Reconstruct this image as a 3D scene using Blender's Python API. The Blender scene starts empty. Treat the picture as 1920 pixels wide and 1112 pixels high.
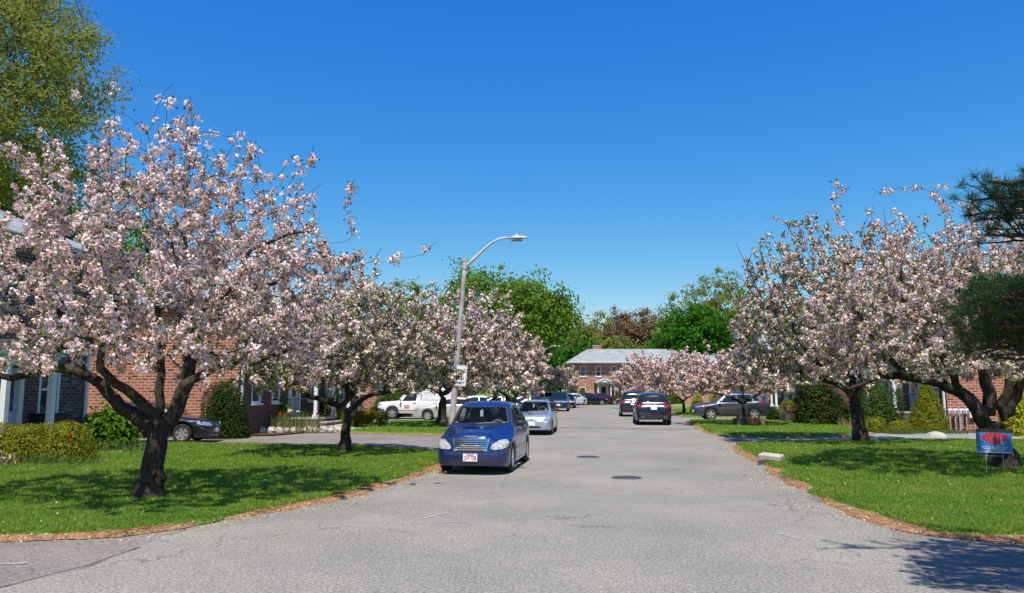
import bpy, math, random
import numpy as np
from mathutils import Vector, Matrix
from mathutils.bvhtree import BVHTree
from mathutils.geometry import delaunay_2d_cdt
R = math.radians
random.seed(7)
sc = bpy.context.scene
COL = sc.collection
# ------------------------------------------------------------------ camera, sky, sun, exposure
CAMH = 1.9; F = 1440.0; PITCH = math.atan(174 / 1440)
cd = bpy.data.cameras.new('camera'); cam = bpy.data.objects.new('camera', cd); COL.objects.link(cam)
cd.sensor_width = 36; cd.lens = 27; cd.clip_end = 3000
cam.location = (0, 0, CAMH); cam.rotation_euler = (math.pi / 2 + PITCH, 0, 0)
sc.camera = cam
ELEV, AZ = 64.0, 182.0      # azimuth clockwise from +Y
w = bpy.data.worlds.new('World'); sc.world = w; w.use_nodes = True
nt = w.node_tree; nt.nodes.clear()
sky = nt.nodes.new('ShaderNodeTexSky'); sky.sky_type = 'NISHITA'; sky.sun_disc = False
sky.sun_elevation = R(ELEV); sky.sun_rotation = R(AZ); sky.altitude = 0; sky.air_density = 1.0; sky.dust_density = 0.35; sky.ozone_density = 5.5
EXPO = 0.34
# the phone's deep clear blue: per-channel response applied to the sky's own colour
sepn = nt.nodes.new('ShaderNodeSeparateColor'); comb = nt.nodes.new('ShaderNodeCombineColor'); nt.links.new(sky.outputs[0], sepn.inputs[0])
for ch, (m_in, pw, k) in enumerate(((.0503, 2.16, 18.3), (.1146, 1.137, 1.26), (.1661, .355, .86))):
    prev = sepn.outputs[ch]
    for op, v in (('MULTIPLY', m_in), ('POWER', pw), ('MULTIPLY', k / 2 ** EXPO * 10), ('MINIMUM', 14.0)):
        mn = nt.nodes.new('ShaderNodeMath'); mn.operation = op; mn.inputs[1].default_value = v; nt.links.new(prev, mn.inputs[0]); prev = mn.outputs[0]
    nt.links.new(prev, comb.inputs[ch])
bgn = nt.nodes.new('ShaderNodeBackground'); bgn.inputs['Strength'].default_value = 0.1
wo = nt.nodes.new('ShaderNodeOutputWorld')
nt.links.new(comb.outputs[0], bgn.inputs['Color']); nt.links.new(bgn.outputs[0], wo.inputs[0])
ld = bpy.data.lights.new('sun', 'SUN'); ld.energy = 5.0; ld.angle = R(0.53); ld.color = (1.0, 0.945, 0.85)
sun = bpy.data.objects.new('sun', ld); COL.objects.link(sun)
S = Vector((math.sin(R(AZ)) * math.cos(R(ELEV)), math.cos(R(AZ)) * math.cos(R(ELEV)), math.sin(R(ELEV))))
sun.rotation_euler = S.to_track_quat('Z', 'Y').to_euler(); sun.location = S * 60
sc.view_settings.view_transform = 'Standard'; sc.view_settings.look = 'None'
sc.view_settings.exposure = EXPO; sc.view_settings.gamma = 1.0
sc.cycles.max_bounces = 6; sc.cycles.transparent_max_bounces = 8

# ------------------------------------------------------------------ pixel helpers (photo pixels -> world points)
cp, sp = math.cos(PITCH), math.sin(PITCH)
def ray(px, py):
    dx = (px - 960) / F; dy = (556 - py) / F
    return Vector((dx, cp - dy * sp, sp + dy * cp))
def G(px, py, z=0.0):
    r = ray(px, py); t = (z - CAMH) / r.z
    return Vector((r.x * t, r.y * t, z))
def P(px, py, Y):
    r = ray(px, py); t = Y / r.y
    return Vector((r.x * t, Y, CAMH + r.z * t))

# ------------------------------------------------------------------ materials
MATS = {}
def new_mat(name):
    m = bpy.data.materials.new(name); m.use_nodes = True; MATS[name] = m
    return m, m.node_tree, m.node_tree.nodes['Principled BSDF']
def N(nt, t, **kw):
    n = nt.nodes.new(t)
    for k, v in kw.items():
        if k in n.inputs: n.inputs[k].default_value = v
        else: setattr(n, k, v)
    return n
def ramp(nt, fac, stops):
    r = nt.nodes.new('ShaderNodeValToRGB'); e = r.color_ramp.elements
    while len(e) < len(stops): e.new(0.5)
    for i, (p, c) in enumerate(stops): e[i].position = p; e[i].color = (*c, 1)
    nt.links.new(fac, r.inputs[0]); return r.outputs[0]
def mix(nt, a, b, fac, mode='MIX'):
    m = nt.nodes.new('ShaderNodeMix'); m.data_type = 'RGBA'; m.blend_type = mode
    for s, v in ((m.inputs[0], fac), (m.inputs[6], a), (m.inputs[7], b)):
        if hasattr(v, 'is_linked'): nt.links.new(v, s)
        else: s.default_value = v if isinstance(v, (int, float)) else (*v, 1)
    return m.outputs[2]
def bump(nt, b, h, strength=.3, dist=.02):
    n = N(nt, 'ShaderNodeBump', Strength=strength, Distance=dist); nt.links.new(h, n.inputs['Height']); nt.links.new(n.outputs[0], b.inputs['Normal'])
def plain(name, c, rough=.6, metal=0.0, coat=0.0, var=.12, scale=6.0, spec=.5):
    m, nt, b = new_mat(name)
    tc = N(nt, 'ShaderNodeTexCoord'); n = N(nt, 'ShaderNodeTexNoise', Scale=scale, Detail=4.0)
    nt.links.new(tc.outputs['Object'], n.inputs['Vector'])
    lo = tuple(x * (1 - var) for x in c); hi = tuple(min(1, x * (1 + var)) for x in c)
    nt.links.new(ramp(nt, n.outputs[0], [(.35, lo), (.65, hi)]), b.inputs['Base Color'])
    b.inputs['Roughness'].default_value = rough; b.inputs['Metallic'].default_value = metal
    b.inputs['Coat Weight'].default_value = coat; b.inputs['Coat Roughness'].default_value = .04
    b.inputs['Specular IOR Level'].default_value = spec
    return m
def paint(name, c, metal=.35, rough=.35):
    m, nt, b = new_mat(name)
    tc = N(nt, 'ShaderNodeTexCoord'); n = N(nt, 'ShaderNodeTexNoise', Scale=3.0, Detail=5.0)
    nt.links.new(tc.outputs['Object'], n.inputs['Vector'])
    nt.links.new(ramp(nt, n.outputs[0], [(.3, tuple(x * .9 for x in c)), (.7, tuple(min(1, x * 1.08) for x in c))]), b.inputs['Base Color'])
    nt.links.new(ramp(nt, n.outputs[0], [(.35, (rough - .05,) * 3), (.7, (rough + .1,) * 3)]), b.inputs['Roughness'])
    b.inputs['Metallic'].default_value = metal; b.inputs['Coat Weight'].default_value = .9; b.inputs['Coat Roughness'].default_value = .05
    return m
def leafmat(name, cols, trans=.35, rough=.6):
    m, nt, b = new_mat(name)
    g = N(nt, 'ShaderNodeNewGeometry')
    st = [((i + .5) / len(cols), c) for i, c in enumerate(cols)]
    c = ramp(nt, g.outputs['Random Per Island'], st)
    if name == 'grass_blade':
        tc = N(nt, 'ShaderNodeTexCoord'); n = N(nt, 'ShaderNodeTexNoise', Scale=.9, Detail=5.0, Roughness=.65); nt.links.new(tc.outputs['Object'], n.inputs['Vector'])
        c = mix(nt, c, ramp(nt, n.outputs[0], [(.3, (.72, .85, .8)), (.5, (1, 1, 1)), (.7, (1.45, 1.12, 1.3))]), 1.0, 'MULTIPLY')
    d = nt.nodes.new('ShaderNodeBsdfDiffuse'); t = nt.nodes.new('ShaderNodeBsdfTranslucent'); mx = nt.nodes.new('ShaderNodeMixShader'); mx.inputs[0].default_value = trans
    nt.links.new(c, d.inputs[0]); nt.links.new(c, t.inputs[0]); nt.links.new(d.outputs[0], mx.inputs[1]); nt.links.new(t.outputs[0], mx.inputs[2])
    out = nt.nodes['Material Output']; nt.links.new(mx.outputs[0], out.inputs[0]); nt.nodes.remove(b)
    return m
# foliage
leafmat('blossom', [(.60, .33, .35), (.86, .66, .65), (.93, .82, .79), (.74, .48, .49), (.96, .91, .85), (.93, .80, .74)], .28)  # darkest pinks put the mauve of shaded petals into the random mix
leafmat('blossom_pink', [(.70, .41, .40), (.88, .66, .63), (.93, .80, .76), (.80, .54, .52), (.96, .88, .84)], .30)
leafmat('blossom_white', [(.58, .38, .36), (.86, .72, .67), (.93, .85, .79), (.76, .57, .53), (.96, .92, .84)], .26)
leafmat('young_leaf', [(.12, .16, .025), (.22, .25, .04), (.12, .065, .03), (.26, .29, .05), (.08, .05, .02)], .4)
leafmat('maple_leaf', [(.11, .21, .025), (.16, .28, .04), (.21, .34, .05), (.14, .24, .03)], .45)
leafmat('dark_maple_leaf', [(.03, .12, .012), (.055, .17, .016), (.08, .21, .02)], .4)
leafmat('olive_leaf', [(.20, .24, .04), (.29, .30, .06), (.24, .27, .06), (.16, .21, .04)], .45)
leafmat('budding_leaf', [(.24, .28, .05), (.33, .34, .06), (.24, .20, .06), (.25, .32, .05)], .5)
leafmat('red_bud', [(.26, .15, .10), (.32, .20, .13), (.24, .19, .10), (.22, .20, .09)], .4)
leafmat('yew_leaf', [(.12, .14, .016), (.22, .23, .025), (.33, .32, .035), (.17, .19, .02)], .35)
leafmat('holly_leaf', [(.02, .04, .01), (.035, .06, .014), (.06, .08, .02)], .2)
leafmat('bright_leaf', [(.07, .15, .012), (.12, .23, .018), (.18, .30, .03), (.05, .11, .01)], .4)
leafmat('forsythia', [(.35, .33, .02), (.5, .45, .03), (.2, .24, .03)], .3)
leafmat('hedge_leaf', [(.03, .07, .014), (.055, .10, .02), (.09, .14, .03)], .25)
leafmat('pine_needle', [(.03, .065, .022), (.045, .09, .03), (.07, .12, .035), (.02, .05, .025)], .25)
leafmat('grass_blade', [(.14, .245, .03), (.19, .31, .04), (.24, .37, .055), (.34, .42, .10), (.15, .265, .03)], .45)
leafmat('iris_leaf', [(.06, .12, .03), (.1, .17, .04), (.16, .2, .07)], .3)
leafmat('dry_stalk', [(.35, .28, .14), (.25, .2, .1), (.14, .17, .05)], .2)
leafmat('petal', [(.75, .6, .55), (.8, .72, .65), (.6, .42, .35), (.55, .40, .22)], .2)
leafmat('litter_chip', [(.35, .22, .12), (.5, .36, .2), (.22, .12, .06), (.6, .5, .36)], .1)
leafmat('red_flower', [(.6, .03, .02), (.7, .06, .04)], .2)
leafmat('white_flower', [(.8, .8, .76), (.75, .7, .7)], .2)
# bark
def bark(name, lo, hi):
    m, nt, b = new_mat(name)
    tc = N(nt, 'ShaderNodeTexCoord'); mp = N(nt, 'ShaderNodeMapping'); mp.inputs['Scale'].default_value = (9, 9, 4)
    n = N(nt, 'ShaderNodeTexNoise', Scale=2.0, Detail=8.0, Roughness=.7); v = N(nt, 'ShaderNodeTexNoise', Scale=1.1, Detail=3.0)
    nt.links.new(tc.outputs['Object'], mp.inputs[0]); nt.links.new(mp.outputs[0], n.inputs['Vector']); nt.links.new(tc.outputs['Object'], v.inputs['Vector'])
    c = ramp(nt, n.outputs[0], [(.38, lo), (.62, hi)]); c2 = mix(nt, c, tuple(min(1, x * 2.0) for x in hi), ramp(nt, v.outputs[0], [(.58, (0, 0, 0)), (.72, (.7, .7, .7))]))
    nt.links.new(c2, b.inputs['Base Color']); b.inputs['Roughness'].default_value = .95; b.inputs['Specular IOR Level'].default_value = .15
    bump(nt, b, n.outputs[0], .9, .05)
bark('cherry_bark', (.022, .017, .014), (.075, .06, .048)); bark('grey_bark', (.07, .06, .05), (.16, .14, .12)); bark('pine_bark', (.03, .022, .018), (.08, .06, .05))
# ground materials
def asphalt(name, base, tint=(1, 1, 1), speck=.5):
    m, nt, b = new_mat(name)
    tc = N(nt, 'ShaderNodeTexCoord')
    n1 = N(nt, 'ShaderNodeTexNoise', Scale=34.0, Detail=4.0, Roughness=.85); n2 = N(nt, 'ShaderNodeTexNoise', Scale=.35, Detail=5.0, Roughness=.6)
    n3 = N(nt, 'ShaderNodeTexVoronoi', Scale=38.0)
    for n in (n1, n2, n3): nt.links.new(tc.outputs['Object'], n.inputs['Vector'])
    c = ramp(nt, n1.outputs[0], [(.33, tuple(base * (1 - speck) * t for t in tint)), (.5, tuple(base * t for t in tint)), (.68, tuple(base * (1 + speck) * t for t in tint))])
    c = mix(nt, c, ramp(nt, n2.outputs[0], [(.3, (.78, .78, .79)), (.7, (1.14, 1.12, 1.08))]), 1.0, 'MULTIPLY')
    c = mix(nt, c, ramp(nt, n3.outputs['Color'], [(.2, (.72, .72, .72)), (.8, (1.2, 1.2, 1.2))]), .55, 'MULTIPLY')
    # fine cracks
    cr = N(nt, 'ShaderNodeTexVoronoi', Scale=.42, feature='DISTANCE_TO_EDGE'); wv = N(nt, 'ShaderNodeTexNoise', Scale=1.2, Detail=6.0)
    nt.links.new(tc.outputs['Object'], wv.inputs['Vector']); vm = nt.nodes.new('ShaderNodeVectorMath'); vm.operation = 'ADD'
    nt.links.new(tc.outputs['Object'], vm.inputs[0]); sc_ = nt.nodes.new('ShaderNodeVectorMath'); sc_.operation = 'SCALE'; sc_.inputs['Scale'].default_value = 1.4
    nt.links.new(wv.outputs['Color'], sc_.inputs[0]); nt.links.new(sc_.outputs[0], vm.inputs[1]); nt.links.new(vm.outputs[0], cr.inputs['Vector'])
    mk = N(nt, 'ShaderNodeTexNoise', Scale=.25, Detail=1.0); nt.links.new(tc.outputs['Object'], mk.inputs['Vector'])
    f1 = ramp(nt, cr.outputs['Distance'], [(0, (.75, .75, .75)), (.009, (0, 0, 0))]); f2 = ramp(nt, mk.outputs[0], [(.46, (0, 0, 0)), (.56, (1, 1, 1))])
    f = mix(nt, f1, f2, 1.0, 'MULTIPLY'); c = mix(nt, c, (.085, .08, .075), f)
    nt.links.new(c, b.inputs['Base Color']); b.inputs['Roughness'].default_value = .93; b.inputs['Specular IOR Level'].default_value = .25
    bump(nt, b, n1.outputs[0], .5, .01)
asphalt('road_asphalt', .235, (1.06, .995, .87), .75); asphalt('drive_asphalt', .19, (1.12, .97, .90), .5); asphalt('pale_asphalt', .27, (1, .985, .97), .3); asphalt('patch_asphalt', .15, (1, 1, 1), .5)
def soil(name, stops, sc1=9.0):
    m, nt, b = new_mat(name); tc = N(nt, 'ShaderNodeTexCoord')
    n = N(nt, 'ShaderNodeTexNoise', Scale=sc1, Detail=9.0, Roughness=.75); nt.links.new(tc.outputs['Object'], n.inputs['Vector'])
    nt.links.new(ramp(nt, n.outputs[0], stops), b.inputs['Base Color']); b.inputs['Roughness'].default_value = 1; b.inputs['Specular IOR Level'].default_value = .1
    bump(nt, b, n.outputs[0], .7, .03)
soil('dirt', [(.3, (.10, .055, .03)), (.48, (.24, .13, .065)), (.62, (.36, .22, .11)), (.75, (.5, .37, .23))], 7.0)
soil('mulch', [(.3, (.03, .018, .012)), (.5, (.09, .05, .03)), (.7, (.2, .12, .07))], 12.0)
soil('concrete', [(.3, (.42, .38, .32)), (.7, (.6, .56, .5))], 3.0)
soil('stone', [(.3, (.30, .27, .23)), (.5, (.42, .38, .32)), (.7, (.58, .53, .46))], 4.0)
m, nt, b = new_mat('turf'); tc = N(nt, 'ShaderNodeTexCoord')
n = N(nt, 'ShaderNodeTexNoise', Scale=28.0, Detail=6.0, Roughness=.8); n2 = N(nt, 'ShaderNodeTexNoise', Scale=.8, Detail=4.0)
for q in (n, n2): nt.links.new(tc.outputs['Object'], q.inputs['Vector'])
c = ramp(nt, n.outputs[0], [(.32, (.05, .11, .012)), (.5, (.095, .20, .02)), (.68, (.15, .28, .035))]); c = mix(nt, c, ramp(nt, n2.outputs[0], [(.3, (.82, .9, .8)), (.7, (1.2, 1.08, 1.1))]), 1.0, 'MULTIPLY')
nt.links.new(c, b.inputs['Base Color']); b.inputs['Roughness'].default_value = 1; b.inputs['Specular IOR Level'].default_value = .1; bump(nt, b, n.outputs[0], 1.0, .05)
# brick
def brick(name, cols, mortar, bw=.30, rh=.105, ms=.016, dark=.3):
    m, nt, b = new_mat(name); uv = N(nt, 'ShaderNodeUVMap')
    br = N(nt, 'ShaderNodeTexBrick'); br.inputs['Scale'].default_value = 1; br.inputs['Brick Width'].default_value = bw; br.inputs['Row Height'].default_value = rh
    br.inputs['Mortar Size'].default_value = ms; br.inputs['Color1'].default_value = (0, 0, 0, 1); br.inputs['Color2'].default_value = (1, 1, 1, 1); br.inputs['Mortar'].default_value = (0, 0, 0, 1)
    br.inputs['Bias'].default_value = 0
    nt.links.new(uv.outputs[0], br.inputs['Vector'])
    bc = ramp(nt, br.outputs['Color'], [(i / (len(cols) - 1), c) for i, c in enumerate(cols)])
    n = N(nt, 'ShaderNodeTexNoise', Scale=1.1, Detail=5.0); nt.links.new(uv.outputs[0], n.inputs['Vector'])
    bc = mix(nt, bc, ramp(nt, n.outputs[0], [(.3, (1 - dark,) * 3), (.7, (1.15,) * 3)]), 1.0, 'MULTIPLY')
    c = mix(nt, bc, mortar, br.outputs['Fac']); nt.links.new(c, b.inputs['Base Color']); b.inputs['Roughness'].default_value = .9; b.inputs['Specular IOR Level'].default_value = .2
    inv = nt.nodes.new('ShaderNodeMath'); inv.operation = 'SUBTRACT'; inv.inputs[0].default_value = 1; nt.links.new(br.outputs['Fac'], inv.inputs[1]); bump(nt, b, inv.outputs[0], .4, .01)
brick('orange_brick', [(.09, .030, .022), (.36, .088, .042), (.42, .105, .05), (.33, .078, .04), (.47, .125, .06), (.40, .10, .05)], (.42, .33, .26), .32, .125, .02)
brick('mixed_brick', [(.05, .028, .026), (.16, .085, .07), (.08, .045, .04), (.27, .18, .16), (.12, .06, .05), (.07, .035, .033), (.20, .11, .09)], (.20, .18, .17), .26, .09, .014)  # mottled brick, tones also lowered to carry the porch roof's shade
brick('pink_brick', [(.20, .05, .035), (.48, .15, .09), (.64, .38, .30), (.34, .09, .06), (.56, .24, .16), (.28, .07, .05), (.50, .16, .10)], (.42, .33, .28), .34, .125, .02, .25)
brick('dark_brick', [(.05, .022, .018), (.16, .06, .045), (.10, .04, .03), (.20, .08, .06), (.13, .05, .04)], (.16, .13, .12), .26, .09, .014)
def shingle(name, c):
    m, nt, b = new_mat(name); uv = N(nt, 'ShaderNodeUVMap')
    br = N(nt, 'ShaderNodeTexBrick'); br.inputs['Scale'].default_value = 1; br.inputs['Brick Width'].default_value = .32; br.inputs['Row Height'].default_value = .16; br.inputs['Mortar Size'].default_value = .012
    br.inputs['Color1'].default_value = (*[x * .85 for x in c], 1); br.inputs['Color2'].default_value = (*[x * 1.12 for x in c], 1); br.inputs['Mortar'].default_value = (*[x * .55 for x in c], 1)
    nt.links.new(uv.outputs[0], br.inputs['Vector']); n = N(nt, 'ShaderNodeTexNoise', Scale=.7, Detail=6.0); nt.links.new(uv.outputs[0], n.inputs['Vector'])
    cc = mix(nt, br.outputs['Color'], ramp(nt, n.outputs[0], [(.3, (.82,) * 3), (.7, (1.15,) * 3)]), 1.0, 'MULTIPLY')
    nt.links.new(cc, b.inputs['Base Color']); b.inputs['Roughness'].default_value = .95; b.inputs['Specular IOR Level'].default_value = .2
shingle('roof_shingle', (.30, .32, .32)); shingle('dark_shingle', (.2, .21, .21))
plain('white_paint', (.74, .75, .76), .55, var=.06, scale=3); plain('cream_paint', (.66, .64, .58), .6, var=.08); plain('iron', (.02, .02, .022), .5); plain('black_plastic', (.012, .012, .014), .45, var=.3)
plain('tyre', (.018, .018, .019), .85, var=.3, scale=20); plain('alloy', (.62, .63, .65), .3, .75, var=.1); plain('chrome', (.8, .81, .82), .12, 1.0, var=.05); plain('dark_trim', (.02, .02, .022), .5, var=.3)
plain('interior', (.035, .035, .04), .9, var=.4); plain('interior_grey', (.35, .35, .36), .9, var=.3); plain('plate_white', (.8, .8, .82), .4, var=.04); plain('plate_red', (.45, .04, .05), .5); plain('plate_blue', (.1, .15, .4), .5)
plain('sign_black', (.02, .02, .02), .5); plain('galvanised', (.50, .48, .46), .5, .3, var=.15, scale=4); plain('pole_metal', (.40, .36, .34), .7, .1, var=.2, scale=2.5); plain('brake_red', (.20, .006, .008), .12, coat=1, var=.2)
plain('mirror_white', (.7, .7, .7), .3); plain('iron_cover', (.10, .094, .088), .6, .5, var=.35, scale=30); plain('terracotta', (.42, .16, .08), .7, var=.2); plain('wood_crate', (.22, .12, .07), .8, var=.3, scale=12)
plain('green_plastic', (.02, .045, .04), .5, var=.2); plain('sign_blue', (.05, .15, .42), .6, var=.15, scale=5); plain('sign_red', (.42, .025, .045), .6, var=.35, scale=30); plain('yellow_paint', (.55, .48, .25), .8, var=.35, scale=20)
plain('chalk', (.46, .45, .42), .9, var=.2); plain('grey_plastic', (.25, .25, .26), .5); plain('seat_grey', (.22, .22, .22), .9, var=.3); plain('paper_white', (.85, .85, .85), .7); plain('door_blue', (.35, .42, .55), .5, var=.08)
m, nt, b = new_mat('headlight_glass'); b.inputs['Base Color'].default_value = (.66, .64, .52, 1); b.inputs['Roughness'].default_value = .12; b.inputs['Coat Weight'].default_value = 1; b.inputs['Metallic'].default_value = .35
tc = N(nt, 'ShaderNodeTexCoord'); v = N(nt, 'ShaderNodeTexVoronoi', Scale=14.0); nt.links.new(tc.outputs['Object'], v.inputs['Vector']); nt.links.new(ramp(nt, v.outputs['Distance'], [(.1, (.85, .84, .72)), (.7, (.42, .41, .34))]), b.inputs['Base Color'])
m, nt, b = new_mat('clear_headlight'); b.inputs['Roughness'].default_value = .1; b.inputs['Metallic'].default_value = .6
tc = N(nt, 'ShaderNodeTexCoord'); v = N(nt, 'ShaderNodeTexVoronoi', Scale=14.0); nt.links.new(tc.outputs['Object'], v.inputs['Vector']); nt.links.new(ramp(nt, v.outputs['Distance'], [(.1, (.9, .9, .9)), (.7, (.35, .36, .38))]), b.inputs['Base Color'])
def glassmat(name, tr, c=(.01, .014, .014)):
    m, nt, b = new_mat(name); b.inputs['Base Color'].default_value = (*c, 1); b.inputs['Roughness'].default_value = .03; b.inputs['Specular IOR Level'].default_value = .7
    tc = N(nt, 'ShaderNodeTexCoord'); n = N(nt, 'ShaderNodeTexNoise', Scale=2.0, Detail=2.0); nt.links.new(tc.outputs['Object'], n.inputs['Vector']); bump(nt, b, n.outputs[0], .05, .02)
    if tr > 0:
        t = N(nt, 'ShaderNodeBsdfTransparent'); t.inputs[0].default_value = (.72, .82, .80, 1); mx = nt.nodes.new('ShaderNodeMixShader'); mx.inputs[0].default_value = tr
        nt.links.new(b.outputs[0], mx.inputs[1]); nt.links.new(t.outputs[0], mx.inputs[2]); nt.links.new(mx.outputs[0], nt.nodes['Material Output'].inputs[0])
glassmat('car_glass', .8); glassmat('tinted_glass', 0); glassmat('window_glass', 0, (.03, .035, .045))
paint('blue_paint', (.013, .032, .15), .45, .3); paint('silver_paint', (.42, .46, .54), .6, .35); paint('navy_paint', (.012, .022, .075)); paint('black_paint', (.008, .008, .012), .2, .3); paint('grey_paint', (.075, .078, .10), .6, .32)
paint('white_car_paint', (.78, .79, .80), 0, .4); paint('maroon_paint', (.06, .008, .012), .4); paint('dark_violet_paint', (.010, .007, .012), .2, .25); paint('beige_paint', (.56, .56, .54), .3, .35)

# ------------------------------------------------------------------ object helpers
def link(name, me, parent=None):
    o = bpy.data.objects.new(name, me); COL.objects.link(o)
    if parent is not None: o.parent = parent
    return o
def tag(o, label, cat, group=None):
    o['label'] = label; o['category'] = cat
    if group: o['group'] = group
    return o
def kind(o, k): o['kind'] = k; return o
def empty(name, loc=(0, 0, 0), rz=0):
    o = bpy.data.objects.new(name, None); COL.objects.link(o); o.location = loc; o.rotation_euler = (0, 0, rz); o.empty_display_size = .3
    return o
def copy_tree(o, parent=None):
    c = o.copy(); COL.objects.link(c); c.parent = parent
    for ch in list(o.children): copy_tree(ch, c)
    return c
class MB:
    def __init__(s): s.v = []; s.f = []; s.uv = []; s.hasuv = False
    def add(s, vs, fs, uv=None):
        o = len(s.v); s.v += [tuple(p) for p in vs]; s.f += [tuple(i + o for i in f) for f in fs]
        if uv: s.uv += uv; s.hasuv = True
        else: s.uv += [[(0, 0)] * len(f) for f in fs]
        return s
    def box(s, c, d, rz=0, taper=1.0, bev=0):
        x, y, z = [a / 2 for a in d]; vs = []
        if bev <= 0:
            for zz in (-z, z):
                t = taper if zz > 0 else 1
                for a, b_ in ((-x, -y), (x, -y), (x, y), (-x, y)): vs.append((a * t, b_ * t, zz))
            fs = [(3, 2, 1, 0), (4, 5, 6, 7), (0, 1, 5, 4), (1, 2, 6, 5), (2, 3, 7, 6), (3, 0, 4, 7)]
        else:
            e = min(bev, x * .9, y * .9, z * .9); lay = [(-z, e), (-z + e, 0), (z - e, 0), (z, e)]
            for zz, ins in lay:
                a, b_ = x - ins, y - ins; k = e * .6 if ins == 0 else e * .3
                for (sx, sy) in ((-1, -1), (1, -1), (1, 1), (-1, 1)):
                    if sx * sy > 0: vs += [(sx * a, sy * (b_ - k), zz), (sx * (a - k), sy * b_, zz)]
                    else: vs += [(sx * (a - k), sy * b_, zz), (sx * a, sy * (b_ - k), zz)]
            fs = [tuple(range(7, -1, -1)), tuple(range(24, 32))]
            for L in range(3):
                for i in range(8): fs.append((L * 8 + i, L * 8 + (i + 1) % 8, L * 8 + 8 + (i + 1) % 8, L * 8 + 8 + i))
        ca, sa = math.cos(rz), math.sin(rz)
        return s.add([(c[0] + ca * p[0] - sa * p[1], c[1] + sa * p[0] + ca * p[1], c[2] + p[2]) for p in vs], fs)
    def tube(s, pts, rad, n=8, caps=True):
        pts = [Vector(p) for p in pts]; k = len(pts)
        if not hasattr(rad, '__len__'): rad = [rad] * k
        t0 = (pts[1] - pts[0]).normalized(); u = t0.orthogonal().normalized(); vs = []
        for i in range(k):
            t = (pts[min(i + 1, k - 1)] - pts[max(i - 1, 0)]).normalized(); u = (u - t * u.dot(t)).normalized(); w_ = t.cross(u)
            for j in range(n):
                a = 2 * math.pi * j / n; vs.append(pts[i] + (u * math.cos(a) + w_ * math.sin(a)) * rad[i])
        fs = [(i * n + j, i * n + (j + 1) % n, (i + 1) * n + (j + 1) % n, (i + 1) * n + j) for i in range(k - 1) for j in range(n)]
        if caps: fs += [tuple(range(n - 1, -1, -1)), tuple((k - 1) * n + j for j in range(n))]
        return s.add(vs, fs)
    def prism(s, poly, axis, a, b_):
        # poly 2d extruded along axis between a and b
        n = len(poly)
        def m3(p, t): return {'x': (t, p[0], p[1]), 'y': (p[0], t, p[1]), 'z': (p[0], p[1], t)}[axis]
        vs = [m3(p, a) for p in poly] + [m3(p, b_) for p in poly]
        fs = [tuple(range(n - 1, -1, -1)), tuple(range(n, 2 * n))] + [(i, (i + 1) % n, n + (i + 1) % n, n + i) for i in range(n)]
        return s.add(vs, fs)
    def quad(s, p0, p1, p2, p3, uv=None):
        return s.add([p0, p1, p2, p3], [(0, 1, 2, 3)], [uv] if uv else None)
    def build(s, name, mat, parent=None, smooth=False):
        me = bpy.data.meshes.new(name); me.from_pydata(s.v, [], s.f)
        if s.hasuv:
            l = me.uv_layers.new(name='UVMap'); i = 0
            for f in s.uv:
                for uvc in f: l.data[i].uv = uvc; i += 1
        me.materials.append(MATS[mat] if isinstance(mat, str) else mat)
        if smooth: me.polygons.foreach_set('use_smooth', [True] * len(me.polygons))
        me.update(); me.validate()
        return link(name, me, parent)
def np_mesh(name, V, k, mat, parent=None):
    """V: (n*k,3) vertices, every k consecutive ones a face"""
    n = len(V) // k; me = bpy.data.meshes.new(name)
    me.vertices.add(n * k); me.vertices.foreach_set('co', np.asarray(V, dtype=np.float32).ravel())
    me.loops.add(n * k); me.loops.foreach_set('vertex_index', np.arange(n * k, dtype=np.int32))
    me.polygons.add(n); me.polygons.foreach_set('loop_start', np.arange(0, n * k, k, dtype=np.int32)); me.polygons.foreach_set('loop_total', np.full(n, k, dtype=np.int32))
    me.materials.append(MATS[mat]); me.update(calc_edges=True)
    return link(name, me, parent)
def unit(a): return a / (np.linalg.norm(a, axis=-1, keepdims=True) + 1e-9)
def leaf_quads(C, Nn, size, aspect, rng, jit=.6, curl=.0):
    """rhombic leaf faces at centres C facing roughly Nn"""
    n = len(C); nn = unit(Nn + rng.normal(0, jit, (n, 3))); a = unit(np.cross(nn, rng.normal(0, 1, (n, 3)))); b_ = np.cross(nn, a)
    s_ = (size if np.ndim(size) else np.full(n, size))[:, None] * rng.uniform(.7, 1.3, (n, 1))
    V = np.empty((n, 4, 3)); V[:, 0] = C - a * s_ * .5; V[:, 2] = C + a * s_ * .5 ; V[:, 1] = C + b_ * s_ * aspect * .5 + a * s_ * .08; V[:, 3] = C - b_ * s_ * aspect * .5 + a * s_ * .08
    if curl: V[:, 0] -= nn * s_ * curl; V[:, 2] -= nn * s_ * curl
    return V.reshape(-1, 3)

# ------------------------------------------------------------------ trees
def catmull(pts, step):
    pts = [Vector(p) for p in pts]; out = []
    q = [pts[0] * 2 - pts[1]] + pts + [pts[-1] * 2 - pts[-2]]
    for i in range(1, len(q) - 2):
        n = max(1, int((q[i + 1] - q[i]).length / step))
        for k in range(n):
            t = k / n
            out.append(.5 * ((2 * q[i]) + (q[i + 1] - q[i - 1]) * t + (2 * q[i - 1] - 5 * q[i] + 4 * q[i + 1] - q[i + 2]) * t * t + (3 * q[i] - 3 * q[i - 1] + q[i + 1] * 1 * 1 - q[i + 1] * 4 + q[i + 2] + q[i + 1] * 0) * t ** 3) if False else
                       .5 * ((2 * q[i]) + (q[i + 1] - q[i - 1]) * t + (2 * q[i - 1] - 5 * q[i] + 4 * q[i + 1] - q[i + 2]) * t * t + (-q[i - 1] + 3 * q[i] - 3 * q[i + 1] + q[i + 2]) * t ** 3))
    out.append(pts[-1]); return out
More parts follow.
